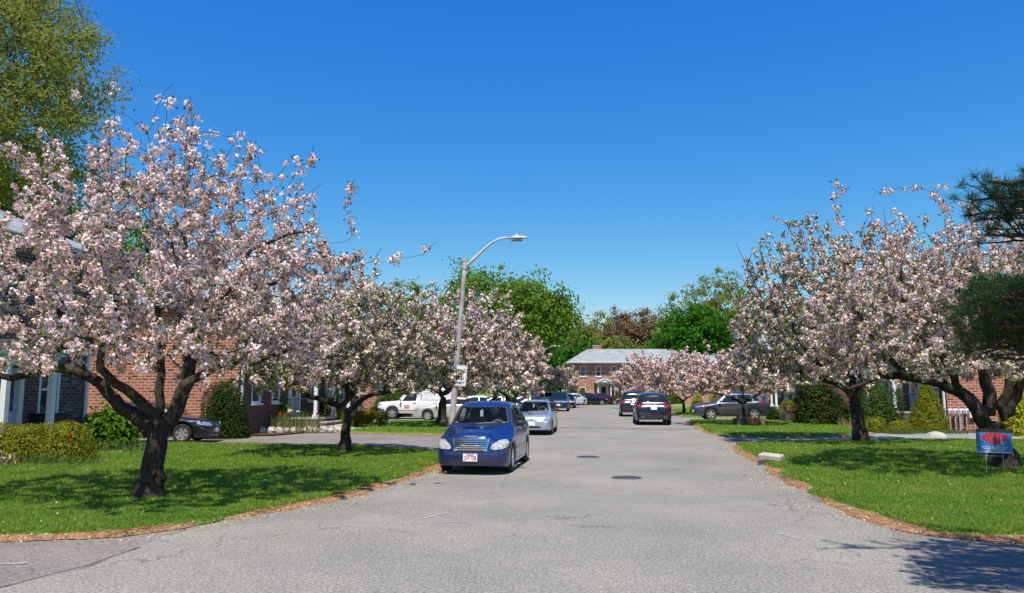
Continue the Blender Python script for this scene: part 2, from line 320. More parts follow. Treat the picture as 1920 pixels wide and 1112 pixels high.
class Skel:
    def __init__(s): s.p = []; s.par = []; s.len = []; s.rad = []
    def node(s, p, par, r=0.0):
        s.p.append(np.array(p, dtype=float)); s.par.append(par)
        s.len.append(0 if par < 0 else s.len[par] + np.linalg.norm(s.p[-1] - s.p[par])); s.rad.append(r); return len(s.p) - 1
    def chain(s, pts, r0, r1, par=-1, step=.2, wob=.02, rng=None):
        q = catmull(pts, step); ids = []; n = len(q)
        for i, pt in enumerate(q):
            if i == 0 and par >= 0: continue
            v = np.array(pt) + (rng.normal(0, wob, 3) if rng is not None and 0 < i < n - 1 else 0)
            par = s.node(v, par, r0 + (r1 - r0) * (i / max(1, n - 1))); ids.append(par)
        return ids
    def nearest(s, p): 
        A = np.array(s.p); return int(np.argmin(((A - np.array(p)) ** 2).sum(1)))
    def grow(s, targets, lam, rng, start=0, maxseg=.35, droop=.0):
        A = np.empty((len(s.p) + len(targets) * 6 + 50, 3)); Ln = np.empty(len(A)); n = len(s.p)
        A[:n] = np.array(s.p); Ln[:n] = s.len; Ln[:start] = 1e6
        for t in targets:
            d = np.linalg.norm(A[:n] - t, axis=1); j = int(np.argmin(d + lam * Ln[:n])); L = d[j]
            k = max(1, int(math.ceil(L / maxseg))); par = j; off = rng.normal(0, .07 * L, 3)
            for i in range(1, k + 1):
                f = i / k; q = A[j] * (1 - f) + t * f + off * math.sin(math.pi * f)
                id_ = s.node(q, par); par = id_
                if n >= len(A): A = np.concatenate([A, np.empty_like(A)]); Ln = np.concatenate([Ln, np.empty_like(Ln)])
                A[n] = q; Ln[n] = s.len[id_]; n += 1
    def finish(s, tip, e=2.4):
        n = len(s.p); acc = np.zeros(n); nch = np.zeros(n, int); kids = [[] for _ in range(n)]
        for i in range(n - 1, -1, -1):
            r = max(acc[i] ** (1 / e), tip); s.rad[i] = max(s.rad[i], r) if s.rad[i] > 0 else r
            j = s.par[i]
            if j >= 0: acc[j] += r ** e; nch[j] += 1; kids[j].append(i)
        s.kids = kids; s.calc = np.array(s.rad)
    def mesh(s, name, mat, parent, minr=0, sides=(4, 6, 9), flare=None):
        mb = MB(); done = set()
        stack = [(0, -1)]
        while stack:
            i, frm = stack.pop(); pts = []; rad = []
            if frm >= 0: pts.append(s.p[frm]); rad.append(min(s.rad[frm], s.rad[i] * 1.25))
            while True:
                pts.append(s.p[i]); rad.append(s.rad[i]); ks = s.kids[i]
                if not ks: break
                ks = sorted(ks, key=lambda k: -s.rad[k])
                for k in ks[1:]: stack.append((k, i))
                i = ks[0]
            if len(pts) < 2 or max(rad) < minr: continue
            for a in range(1, len(rad)): rad[a] = min(rad[a], rad[a - 1])
            R0 = max(rad); mb.tube(pts, rad, sides[0] if R0 < .02 else sides[1] if R0 < .07 else sides[2] + 3, caps=False)
        o = mb.build(name, mat, parent, smooth=True)
        return o
def crown_pts(n, c, rx, ry, z0, zm, z1, rng, lump=.14, low=.35, under=.35, shell=.5, dome=.5):
    out = []; ph = rng.uniform(0, 6.28, 6)
    while len(out) < n:
        th = rng.uniform(0, 2 * math.pi); rho = rng.uniform() ** shell
        L = 1 + lump * (math.sin(2 * th + ph[0]) * .6 + math.sin(3 * th + ph[1]) * .5 + math.sin(5 * th + ph[2]) * .4)
        top = zm + (z1 - zm) * max(0, 1 - rho ** 1.8) ** dome * (1 + lump * .8 * math.sin(4 * th + 5 * rho + ph[3])); bot = z0 + (zm - z0) * under * (1 - rho) + rng.uniform(0, .3) * (zm - z0)
        f = rng.uniform() ** low if low < 1 else rng.uniform()
        z = bot + (top - bot) * rng.uniform() ** .8
        out.append((c[0] + rx * rho * L * math.cos(th), c[1] + ry * rho * L * math.sin(th), z))
    return np.array(out)
def cherry(label, base, limbs, ext, Y, n=700, seed=1, clusters=2600, cr=.085, K=18, ps=.05, mat='blossom', r0=.26, fork=None, ry=None, leaves=.9, group='flowering cherry trees along the street', shoots=.5, extra=None, wood=.02, bend=None, dense=1.0, under=.35):
    """base px, limbs: list of px chains at depth offsets; ext = (xl,xr,ytop,ybot) in photo pixels at depth Y"""
    rng = np.random.default_rng(seed); root = empty('cherry_tree', G(*base)); root.location.y = Y; root.location.x = P(base[0], 700, Y).x; root.location.z = 0
    tag(root, label, 'tree', group); off = np.array([root.location.x, root.location.y, 0])
    def W(p): q = P(p[0], p[1], Y + (p[2] if len(p) > 2 else 0)); return np.array(q) - off
    sk = Skel(); fz = W(fork); fz[1] = 0
    base_pts = [(0, 0, -.15), (0 + .01, 0, .05), tuple(np.array((0, 0, .35)) * .5 + fz * .12), tuple(fz)]
    tr = sk.chain(base_pts, r0, r0 * .72, step=.12, wob=.012, rng=rng)
    for k in range(min(5, len(tr))): sk.rad[tr[k]] = r0 * (1.38 - .09 * k)
    nb = len(tr)
    for lp in limbs:
        pts = [W(p) for p in lp[1:]]; ra = lp[0]; j = sk.nearest(pts[0]) if len(sk.p) > nb else tr[-1]
        if np.linalg.norm(sk.p[j] - pts[0]) > .5 : j = tr[-1]
        sk.chain([sk.p[j]] + pts, ra, ra * .22, par=j, step=.18, wob=.018, rng=rng)
    xl, xr, yt, yb = ext; a = P(xl, yb, Y); b_ = P(xr, yt, Y); cx = (a.x + b_.x) / 2 - off[0]; rx = (b_.x - a.x) / 2; zt = b_.z; zb = a.z; ry = ry or rx * .92
    T = crown_pts(n, (cx, 0), rx * .97, ry, zb, zb + (zt - zb) * .38, zt - .09 * (zt - zb), rng, under=under, lump=.2, dome=.6)
    if extra is not None: T = np.concatenate([T, np.array([W(p) for p in extra])])
    T = T[np.argsort(((T - fz) ** 2).sum(1))]
    sk.grow(T, .22, rng, start=max(0, nb - 3), maxseg=.3)
    # long shoots
    tips = [i for i in range(len(sk.p)) if i not in set(sk.par)]
    cen = np.array([cx, 0, (zb + zt) / 2 - .5])
    for i in tips:
        if rng.uniform() > shoots or sk.p[i][2] > zt - .35: continue
        d = unit(sk.p[i] - cen); d = unit(d * .7 + np.array([0, 0, .75]) + rng.normal(0, .22, 3)); L = rng.uniform(.2, .75) * (zt - zb) / 4.5 * (1.15 if sk.p[i][2] > zb + .55 * (zt - zb) else .5); par = i
        for k in range(4): par = sk.node(sk.p[par] + d * L / 4 + rng.normal(0, .012, 3), par)
    sk.finish(.0042 if Y < 20 else .006)
    sk.mesh('trunk', 'cherry_bark', root)
    thin = np.array([i for i in range(nb + 2, len(sk.p)) if sk.calc[i] < .022 and sk.par[i] >= 0])
    # clusters along the thin twigs, clumped
    wz = np.array([1.35 - .75 * np.clip((sk.p[t][2] - zb) / (zt - zb), 0, 1) for t in thin]); i = rng.choice(thin, clusters, p=wz / wz.sum()); f = rng.uniform(0, 1, (clusters, 1)); A = np.array(sk.p); pr = np.array(sk.par)
    C = A[i] * f + A[pr[i]] * (1 - f); C = C + rng.normal(0, .034, C.shape)
    C = C[(C[:, 2] > zb - .35)]
    cl = rng.uniform(.4, 1.45, (len(C), 1)) * cr
    n_ = len(C); D = unit(rng.normal(0, 1, (n_, K, 3))); Q = C[:, None] + D * cl[:, None] * rng.uniform(.45, 1, (n_, K, 1)); NN = D.reshape(-1, 3)
    V = leaf_quads(Q.reshape(-1, 3), NN, ps, .95, rng, .45, .18)
    np_mesh('blossom', V, 4, mat, root)
    m_ = int(len(C) * leaves * 3); j = rng.integers(0, len(C), m_); LC = C[j] + unit(rng.normal(0, 1, (m_, 3)) + np.array([0, 0, .2])) * cr * rng.uniform(.7, 1.7, (m_, 1))
    np_mesh('foliage', leaf_quads(LC, np.tile([0, 0, .6], (m_, 1)), ps * 1.55, .45, rng, .8, .1), 4, 'young_leaf', root)
    return root
def big_tree(label, px, Y, ext, mat, seed, n=260, leaves=9000, ls=.3, r0=.35, bark_='grey_bark', group=None, name='leafy_tree', clump=.55, cat='tree', wood_vis=0, lump=.16, under=.2, z0=None, per=26, low_trunk=.3, ryf=.8):
    rng = np.random.default_rng(seed); X = P(px, 700, Y).x; root = empty(name, (X, Y, 0)); tag(root, label, cat, group)
    xl, xr, yt, yb = ext; a = P(xl, yb, Y); b_ = P(xr, yt, Y); cx = (a.x + b_.x) / 2 - X; rx = (b_.x - a.x) / 2; zt = b_.z; zb = max(1.2, a.z)
    sk = Skel(); tz = zb + (zt - zb) * low_trunk
    tr = sk.chain([(0, 0, -.2), (cx * .1, 0, tz * .5), (cx * .3, 0, tz)], r0, r0 * .6, step=.6, wob=.04, rng=rng)
    T = crown_pts(n, (cx, 0), rx, rx * ryf, zb, zb + (zt - zb) * .42, zt - .3, rng, lump=lump, under=under)
    T = T[np.argsort(((T - sk.p[tr[-1]]) ** 2).sum(1))]
    sk.grow(T, .3, rng, start=len(tr) // 2, maxseg=.9); sk.finish(.02)
    sk.mesh('trunk', bark_, root, sides=(3, 5, 8))
    thin = np.array([i for i in range(len(tr), len(sk.p)) if sk.calc[i] < .07]); nc = leaves // per
    i = rng.choice(thin, nc); C = np.array(sk.p)[i] + rng.normal(0, .25, (nc, 3)); s_ = rng.uniform(.5, 1.25, (nc, 1, 1)) * clump
    D = rng.normal(0, 1, (nc, per, 3)) * np.array([1, 1, .6]); Q = (C[:, None] + D * s_ * .6).reshape(-1, 3); NN = unit((D + np.array([0, 0, .8])).reshape(-1, 3))
    np_mesh('crown', leaf_quads(Q, NN, ls, .7, rng, .6), 4, mat, root)
    return root
def bush(label, px, pyb, Y, wpx, hpx, mat, seed, dens=1.0, ls=.06, shape=2.4, name='shrub', group=None, cat='shrub', dy=None, cone=0, loose=.04, zoff=0, nmax=9000):
    """mound of leaf-sized faces on twigs; wpx x hpx in photo pixels"""
    rng = np.random.default_rng(seed); s_ = Y / F; root = empty(name, (P(px, pyb, Y).x, Y, zoff)); tag(root, label, cat, group)
    a = wpx * s_ / 2; h = P(px, pyb - hpx, Y).z; d = (dy or a * .9)
    n = int(min(nmax, dens * 3.2 * (2 * math.pi * a * max(h, a)) / (ls * ls)))
    D = unit(rng.normal(0, 1, (n, 3))); D[:, 2] = np.abs(D[:, 2]) * 1.02 - .12
    k = (np.abs(D[:, 0]) ** shape + np.abs(D[:, 1]) ** shape + np.abs(D[:, 2]) ** shape) ** (1 / shape); U = D / k[:, None]
    ph = rng.uniform(0, 6, 4); lump = 1 + .05 * np.sin(U[:, 0] * 6 + ph[0]) * np.sin(U[:, 2] * 5 + ph[1]) + .05 * np.sin(U[:, 1] * 7 + U[:, 0] * 4 + ph[2])
    r = (1 - np.abs(rng.normal(0, loose * 2.2, n))) * lump + np.abs(rng.normal(0, loose, n)) * .6
    z = U[:, 2] * r * h; sc_ = np.ones(n) if not cone else np.clip(1 - cone * (z / h) ** 1.3, .05, 1)
    C = np.stack([U[:, 0] * r * a * sc_, U[:, 1] * r * d * sc_, np.maximum(z, .02)], 1)
    NN = unit(np.stack([U[:, 0] / a, U[:, 1] / d, U[:, 2] / h + .1], 1))
    np_mesh('foliage', leaf_quads(C, NN, ls, .6, rng, .55, .1), 4, mat, root)
    mb = MB()
    for t in range(7):
        th = rng.uniform(0, 6.28); q = rng.uniform(.3, .8); mb.tube([(0, 0, -.05), (math.cos(th) * a * q * .4, math.sin(th) * d * q * .4, h * .35), (math.cos(th) * a * q * (1 - cone * .5), math.sin(th) * d * q * (1 - cone * .5), h * .75)], [.025, .015, .006], 5)
    # dense inner mass of older leaves
    n2 = int(n * .35); D = unit(rng.normal(0, 1, (n2, 3))); D[:, 2] = np.abs(D[:, 2]); q = rng.uniform(.5, .86, n2); z = D[:, 2] * q * h
    sc_ = np.ones(n2) if not cone else np.clip(1 - cone * (z / h) ** 1.3, .05, 1)
    mb.build('stem', 'cherry_bark', root)
    np_mesh('inner_foliage', leaf_quads(np.stack([D[:, 0] * q * a * sc_, D[:, 1] * q * d * sc_, z], 1), D, ls * 2.2, .8, rng, .5), 4, mat, root)
    return root

# ------------------------------------------------------------------ ground sheets
def smooth_poly(pts, step=.35):
    """closed outline (world xy) resampled"""
    n = len(pts); out = []
    for i in range(n):
        p0, p1, p2, p3 = [Vector(pts[(i + k - 1) % n][:2]) for k in range(4)]; L = (p2 - p1).length; k = max(1, min(60, int(L / step)))
        for j in range(k):
            t = j / k; out.append(.5 * ((2 * p1) + (p2 - p0) * t + (2 * p0 - 5 * p1 + 4 * p2 - p3) * t * t + (-p0 + 3 * p1 - 3 * p2 + p3) * t ** 3) * 1.0)
    return out
def lin_poly(pts, step=.5):
    out = []; n = len(pts)
    for i in range(n):
        a, b_ = Vector(pts[i][:2]), Vector(pts[(i + 1) % n][:2]); k = max(1, min(80, int((b_ - a).length / step)))
        out += [a.lerp(b_, j / k) for j in range(k)]
    return out
def area(p): return sum(p[i].x * p[(i + 1) % len(p)].y - p[(i + 1) % len(p)].x * p[i].y for i in range(len(p))) / 2
def offset(p, d, rng=None, wob=0, slow=0):
    if area(p) < 0: p = p[::-1]
    n = len(p); out = []; ph = random.uniform(0, 6)
    for i in range(n):
        t = (p[(i + 2) % n] - p[i - 2]); t = t.normalized() if t.length > 1e-6 else Vector((1, 0)); nrm = Vector((t.y, -t.x))
        q = d + (wob * (math.sin(p[i].x * 2.3 + p[i].y * 1.7 + ph) * .5 + math.sin(p[i].x * 5.1 - p[i].y * 3.3) * .3 + random.uniform(-.5, .5)) if wob else 0)
        if slow: q += slow * (math.sin(p[i].x * .9 + ph) * .5 + math.sin(p[i].y * 1.15 + ph * 2) * .5 + math.sin(p[i].y * 2.9 - p[i].x * 2.1) * .35)
        out.append(p[i] + nrm * q)
    return out
def sheet(name, poly, z, mat, h=None, rim=.3, parent=None):
    if area(poly) < 0: poly = poly[::-1]
    mb = MB(); n = len(poly)
    if h is None:
        vs, es, fs, *_ = delaunay_2d_cdt(poly, [], [list(range(n))], 1, 1e-5); mb.add([(v.x, v.y, z) for v in vs], [tuple(f) for f in fs])
    else:
        ins = offset(poly, -rim); inn = offset(poly, -rim * 2)
        mb.add([(v.x, v.y, z - .03) for v in poly] + [(v.x, v.y, z + h * .35) for v in offset(poly, -rim * .25)] + [(v.x, v.y, z + h * .85) for v in ins], [(r * n + i, r * n + (i + 1) % n, (r + 1) * n + (i + 1) % n, (r + 1) * n + i) for r in range(2) for i in range(n)])
        vs, es, fs, *_ = delaunay_2d_cdt(ins, [], [list(range(n))], 1, 1e-5); mb.add([(v.x, v.y, z + h * .85) for v in vs], [tuple(f) for f in fs])
    o = mb.build(name, mat, parent, smooth=(h is not None))
    return o
def inside(poly, X, Y):
    c = np.zeros(len(X), bool); n = len(poly); j = n - 1
    for i in range(n):
        xi, yi, xj, yj = poly[i].x, poly[i].y, poly[j].x, poly[j].y
        c ^= ((yi > Y) != (yj > Y)) & (X < (xj - xi) * (Y - yi) / (yj - yi + 1e-12) + xi); j = i
    return c
def grass_on(polys, z, name, label, seed, dens=1500, maxY=60):
    rng = np.random.default_rng(seed); VV = []
    for poly in polys:
        xs = [p.x for p in poly]; ys = [p.y for p in poly]; x0, x1, y0, y1 = min(xs), max(xs), min(ys), min(max(ys), maxY)
        n = int((x1 - x0) * (y1 - y0) * dens); X = rng.uniform(x0, x1, n); Yy = rng.uniform(y0, y1, n)
        keep = (rng.uniform(0, 1, n) < np.clip((11 / np.maximum(Yy, 1)) ** 2, 0, 1)) & (np.abs(X) < Yy * .75 + 1); X, Yy = X[keep], Yy[keep]
        k = inside(poly, X, Yy); X, Yy = X[k], Yy[k]; n = len(X)
        sc_ = np.clip(Yy / 11, 1, 4); h = rng.uniform(.018, .042, n) * np.clip(sc_, 1, 1.5); w_ = rng.uniform(.009, .017, n) * sc_; a = rng.uniform(0, 6.28, n); ln = rng.normal(0, .6, (n, 2))
        V = np.empty((n, 3, 3)); V[:, 0] = np.stack([X - np.cos(a) * w_ / 2, Yy - np.sin(a) * w_ / 2, np.full(n, z - .01)], 1); V[:, 1] = np.stack([X + np.cos(a) * w_ / 2, Yy + np.sin(a) * w_ / 2, np.full(n, z - .01)], 1)
        V[:, 2] = np.stack([X + ln[:, 0] * h, Yy + ln[:, 1] * h, z + h], 1); VV.append(V.reshape(-1, 3))
    o = np_mesh(name, np.concatenate(VV), 3, 'grass_blade'); tag(o, label, 'grass'); kind(o, 'stuff'); return o
def g2(L): return [G(*p) for p in L]
# base ground, road
kind(sheet('ground', [Vector(p) for p in ((-900, -60), (900, -60), (900, 1500), (-900, 1500))], -.03, 'turf'), 'structure')
road = [(-7.2, 3.0), (-5.6, 6.2), (-4.55, 8.6), (-4.5, 10.2), (-4.1, 12), (-3.0, 15.5), (-2.1, 19.5), (-1.1, 25), (-.85, 31), (-.5, 35), (1.6, 52), (2.4, 60), (3.9, 72), (4.6, 84), (-6, 89), (-40, 91), (-40, 97.5), (10, 97.0), (26, 95.5), (60, 94), (60, 87), (24, 87), (16.7, 82), (14.9, 76), (12.6, 60), (10.5, 46), (9.0, 34), (8.0, 28), (7.4, 23.5), (6.5, 18), (5.9, 12.5), (5.0, 10.4), (4.2, 8), (3.9, 6), (4, -20), (-14, -20), (-9, -2)]
kind(sheet('road', lin_poly(road), 0, 'road_asphalt'), 'structure')
# lawns: outlines
L1 = smooth_poly([(-22, 10.0), (-15, 9.9), (-8.0, 10.0), (-5.6, 10.35), (-4.35, 11.3), (-3.3, 13.4), (-2.45, 16.2), (-1.95, 18.8), (-1.7, 21.3), (-2.1, 22.8), (-3.2, 24.0), (-5.5, 25.2), (-8, 25.9), (-12.3, 26.2), (-12.6, 22), (-14, 20), (-22, 19.5)])
L2 = smooth_poly([(-7.8, 34.8), (-5.5, 33.5), (-3, 32.6), (-.9, 32.6), (-.2, 34.2), (.3, 38), (.9, 43), (.8, 45.2), (-1.5, 46), (-5, 45.7), (-7.2, 45.2), (-7.4, 40), (-6.6, 37)])
L3 = smooth_poly([(-6, 53.6), (-2, 53.2), (1.6, 53.6), (2.6, 56), (3.6, 64), (4.1, 71), (4.2, 77), (1, 79), (-6, 79)])
R1 = smooth_poly([(5.65, 10.35), (5.35, 12.0), (5.6, 14.6), (6.15, 18), (6.8, 22), (7.3, 25), (7.9, 26.6), (9.5, 27.5), (12.5, 28.0), (18, 28.4), (30, 28.4), (30, 10.2), (12, 9.9), (7.4, 9.95)])
R2 = smooth_poly([(8.75, 31.6), (8.6, 34), (9.3, 38.5), (10.1, 44), (10.8, 46.4), (13, 46.8), (15.2, 46.4), (16.2, 43.5), (16.4, 39), (15.9, 35.0), (14.8, 32.9), (12.5, 31.6), (10.2, 31.0)])
R3 = smooth_poly([(12.0, 52.6), (12.1, 56), (13.6, 66), (14.6, 72), (17, 74), (21, 74), (21, 52.4), (14, 52.2)])
R4 = smooth_poly([(16.8, 78), (20, 85), (30, 86), (40, 86), (40, 78)])
FL = smooth_poly([(12.8, 99), (12.8, 97.9), (20, 97.2), (30, 96.8), (50, 96), (50, 112), (26, 112), (26, 101), (13, 101)])
FL2 = smooth_poly([(-40, 99), (-10, 99), (2, 99.5), (2, 118), (-40, 118)])
# driveways (asphalt aprons and drives)
def drv(name, pts, mat, z=-.012, mk=lin_poly): return kind(sheet(name, mk([Vector(p) for p in pts]), z, mat), 'structure')
drv('driveway', [(-30, 3.0), (-5.0, 2.0), (-3, 8), (-3.6, 11.6), (-5, 11.6), (-8, 10.9), (-30, 11)], 'drive_asphalt')
drv('driveway', [(-24, 25.2), (-10, 25.0), (-2.2, 21.0), (0.5, 21), (1.5, 33.8), (-1.0, 33.8), (-5.8, 34.4), (-8.0, 35.3), (-8.9, 34.6), (-9.8, 31.8), (-11.2, 31.3), (-24, 31.3)], 'drive_asphalt')
drv('driveway', [(-24, 44.8), (2.8, 44.5), (3.8, 50), (3.9, 54.4), (-24, 54.2)], 'pale_asphalt')
drv('driveway', [(30, 27.5), (12, 27.2), (6.5, 24.4), (6.5, 33.2), (8.9, 33.2), (12, 32.6), (16.2, 35), (30, 35)], 'pale_asphalt')
drv('driveway', [(9.0, 45.8), (9.7, 53.2), (34, 53.5), (34, 46)], 'pale_asphalt')
drv('driveway', [(12.6, 71.5), (13.4, 79), (40, 79), (40, 72)], 'pale_asphalt')
drv('driveway', [(3, 2), (3, 7), (3.2, 11.6), (5.3, 11.6), (9, 10.6), (30, 10.6), (30, 2)], 'drive_asphalt')
# concrete walks
kind(sheet('path', [Vector(p) for p in ((-9.6, 37.6), (-8.2, 39.4), (-6.2, 37.4), (-5.9, 34.8), (-7.8, 34.9))], .012, 'concrete'), 'structure')
kind(sheet('path', [Vector(p) for p in ((15.2, 34.2), (16.2, 36.6), (16.9, 41), (16.7, 46.6), (18.1, 46.6), (18.3, 40), (18.2, 34.2))], .012, 'concrete'), 'structure')
kind(sheet('path', [Vector(p) for p in ((17.6, 29.6), (17.9, 30.6), (30, 30.9), (30, 29.9))], .012, 'concrete'), 'structure')
kind(sheet('path', [Vector(p) for p in ((-12.5, 25.6), (-12.3, 26.3), (-9.6, 26.2), (-10, 25.7))], .016, 'concrete'), 'structure')
# planting beds
for nm, pts in (('planting_bed', [(-14.6, 19), (-13.2, 19.6), (-12.0, 22), (-11.2, 25.6), (-12.6, 26.1), (-14.6, 26)]), ('planting_bed', [(-11.6, 32.4), (-9.9, 32.5), (-8.8, 35.3), (-8.5, 36.4), (-9.2, 38), (-11, 38)]), ('planting_bed', [(-9.5, 40), (-6.9, 40.5), (-6.9, 45.2), (-9.8, 45.2)]),
                ('planting_bed', [(17.2, 35.3), (18.3, 34.6), (22.5, 34.4), (26.5, 34.4), (26.5, 36), (18.3, 37)]), ('planting_bed', [(17.8, 36), (21.8, 36), (22, 52), (18, 52)])):
    kind(sheet(nm, lin_poly([Vector(p) for p in pts]), .02, 'mulch'), 'structure')
# dirt edges + lawns
lawns = {}
for i, (pl, w0, lab) in enumerate(((L1, .42, ''), (R1, .40, ''), (L2, .3, ''), (R2, .38, ''), (L3, .3, ''), (R3, .3, ''), (R4, .2, ''), (FL, .2, ''), (FL2, .2, ''))):
    kind(sheet('dirt_verge', offset(pl, w0 * .55, wob=.10, slow=.14), .028, 'dirt', h=.02, rim=.25), 'structure')
    o = kind(sheet('lawn', offset(pl, -.04, wob=.10), .03, 'turf', h=.09, rim=.22), 'structure')
grass_on([offset(L1, .02, wob=.25)], .105, 'grass', 'thick mown green grass on the nearest lawn at the left', 11, 2900)
grass_on([offset(R1, .02, wob=.25)], .105, 'grass', 'thick mown green grass on the nearest lawn at the right', 12, 2900)
grass_on([offset(L2, .02, wob=.2), offset(L3, 0, wob=.2)], .105, 'grass', 'mown grass on the small far lawns beyond the left driveway', 13, 1500, 80)
grass_on([offset(R2, .02, wob=.2), offset(R3, 0, wob=.2)], .105, 'grass', 'mown grass on the far right lawns around the small cherry trees', 14, 1500, 80)
def litter(poly_out, poly_in, n, mat, name, label, size, z, seed):
    rng = np.random.default_rng(seed); xs = [p.x for p in poly_out]; ys = [p.y for p in poly_out]
    X = rng.uniform(min(xs), max(xs), n * 14); Yy = rng.uniform(min(ys), max(ys), n * 14); k = inside(poly_out, X, Yy) & (np.abs(X) < Yy * .75 + 1)
    if poly_in is not None: k &= ~inside(poly_in, X, Yy)
    X, Yy = X[k][:n], Yy[k][:n]; m_ = len(X)
    o = np_mesh(name, leaf_quads(np.stack([X, Yy, np.full(m_, z) + rng.uniform(0, .01, m_)], 1), np.tile([0, 0, 1.], (m_, 1)), size, .7, rng, .35, .1), 4, mat); tag(o, label, 'litter'); kind(o, 'stuff')
litter(offset(L1, .75, wob=.3), offset(L1, -.25), 9000, 'litter_chip', 'leaf_litter', 'dry brown leaf crumbs and fallen petals along the left lawn edge', .028, .055, 21)
litter(offset(R1, .75, wob=.3), offset(R1, -.25), 9000, 'litter_chip', 'leaf_litter', 'dry brown leaf crumbs and fallen petals along the right lawn edge', .028, .055, 22)
litter(L1, None, 330, 'petal', 'fallen_petals', 'pale petals scattered over the left lawn', .03, .16, 23)
litter(R1, None, 420, 'petal', 'fallen_petals', 'pale petals scattered over the right lawn', .03, .16, 24)
litter([Vector(p) for p in ((-4, 7), (4, 7), (8, 30), (-1, 30))], None, 260, 'petal', 'fallen_petals', 'a few pale petals blown over the road surface', .02, .008, 25)
# road repairs, markings, covers
def strip(name, pts, wd, z, mat, jit=.0):
    mb = MB(); L = []; Rr = []; n = len(pts)
    for i, p in enumerate(pts):
        p = Vector(p); t = (Vector(pts[min(i + 1, n - 1)]) - Vector(pts[max(i - 1, 0)])).normalized(); nn = Vector((-t.y, t.x)); w_ = wd * (1 + random.uniform(-jit, jit)) / 2
        L.append((p.x + nn.x * w_, p.y + nn.y * w_, z)); Rr.append((p.x - nn.x * w_, p.y - nn.y * w_, z))
    mb.add(L + Rr, [(n + i, n + i + 1, i + 1, i) for i in range(n - 1)]); return mb.build(name, mat)
def wob_line(a, b_, k, amp): return [(a[0] + (b_[0] - a[0]) * i / k, a[1] + (b_[1] - a[1]) * i / k + random.uniform(-amp, amp)) for i in range(k + 1)]
kind(strip('road_patch', wob_line((1.15, 39.0), (9.0, 37.2), 40, .12), .75, .004, 'patch_asphalt', .25), 'structure')
kind(strip('road_marking', wob_line((1.2, 38.2), (3.2, 37.75), 14, .04), .14, .008, 'yellow_paint', .5), 'structure')
kind(strip('road_marking', wob_line((6.6, 37.7), (8.2, 37.25), 10, .04), .14, .008, 'yellow_paint', .5), 'structure')
kind(strip('road_patch', wob_line((2.2, 50.5), (6.0, 50.6), 20, .1), .28, .004, 'patch_asphalt', .6), 'structure')
kind(strip('road_patch', wob_line((7.4, 59.5), (9.6, 59.6), 12, .1), .3, .004, 'patch_asphalt', .6), 'structure')
for a, b_ in (((-1.35, 11.6), (-1.0, 12.2)), ((-1.8, 11.3), (-.7, 11.35)), ((-5.9, 8.6), (-5.35, 8.75)), ((-6.8, 8.0), (-6.4, 8.1)), ((-6.3, 8.3), (-5.9, 8.5)), ((-6.9, 9.1), (-6.2, 9.3)), ((3.55, 10.35), (3.7, 10.05)), ((3.45, 10.5), (3.6, 10.4))):
    kind(strip('road_marking', wob_line(a, b_, 9, .015), .022, .008, 'chalk', .4), 'structure')
kind(strip('road_seam', [(-7.2, 3.0), (-6.4, 4.7), (-5.6, 6.2), (-5.0, 7.5), (-4.6, 8.6), (-4.5, 9.6)], .035, .008, 'dark_trim', .7), 'structure')
def disc(name, label, c, r, mat, cat):
    mb = MB(); n = 28; prof = [(0, .006), (r * .25, .009), (r * .5, .006), (r * .75, .009), (r * .88, .006), (r * .9, .011), (r, .011), (r + .01, 0)]
    vs = [(r_ * math.cos(2 * math.pi * j / n), r_ * math.sin(2 * math.pi * j / n), z) for r_, z in prof[1:] for j in range(n)]; m_ = len(prof) - 1
    fs = [(i * n + j, i * n + (j + 1) % n, (i + 1) * n + (j + 1) % n, (i + 1) * n + j) for i in range(m_ - 1) for j in range(n)] + [tuple(range(n - 1, -1, -1))]
    mb.add(vs, fs)
    for a in range(-4, 5):
        for b_ in range(-4, 5):
            if math.hypot(a, b_) * r / 5.2 < r * .78: mb.box((a * r / 5.2, b_ * r / 5.2, .011), (r * .09, r * .09, .006))
    o = mb.build(name, mat); o.location = (c[0], c[1], .003); tag(o, label, cat); return o
c = G(1175, 896); disc('manhole_cover', 'dark round iron manhole cover nearest in the middle of the road', c, .32, 'iron_cover', 'manhole cover', )['group'] = 'manhole covers'
c = G(1103, 857); disc('manhole_cover', 'round iron manhole cover further up the road right of the blue car', c, .32, 'iron_cover', 'manhole cover')['group'] = 'manhole covers'
c = G(1381, 826); disc('manhole_cover', 'worn iron cover at the mouth of the right driveway', c, .42, 'iron_cover', 'manhole cover')['group'] = 'manhole covers'
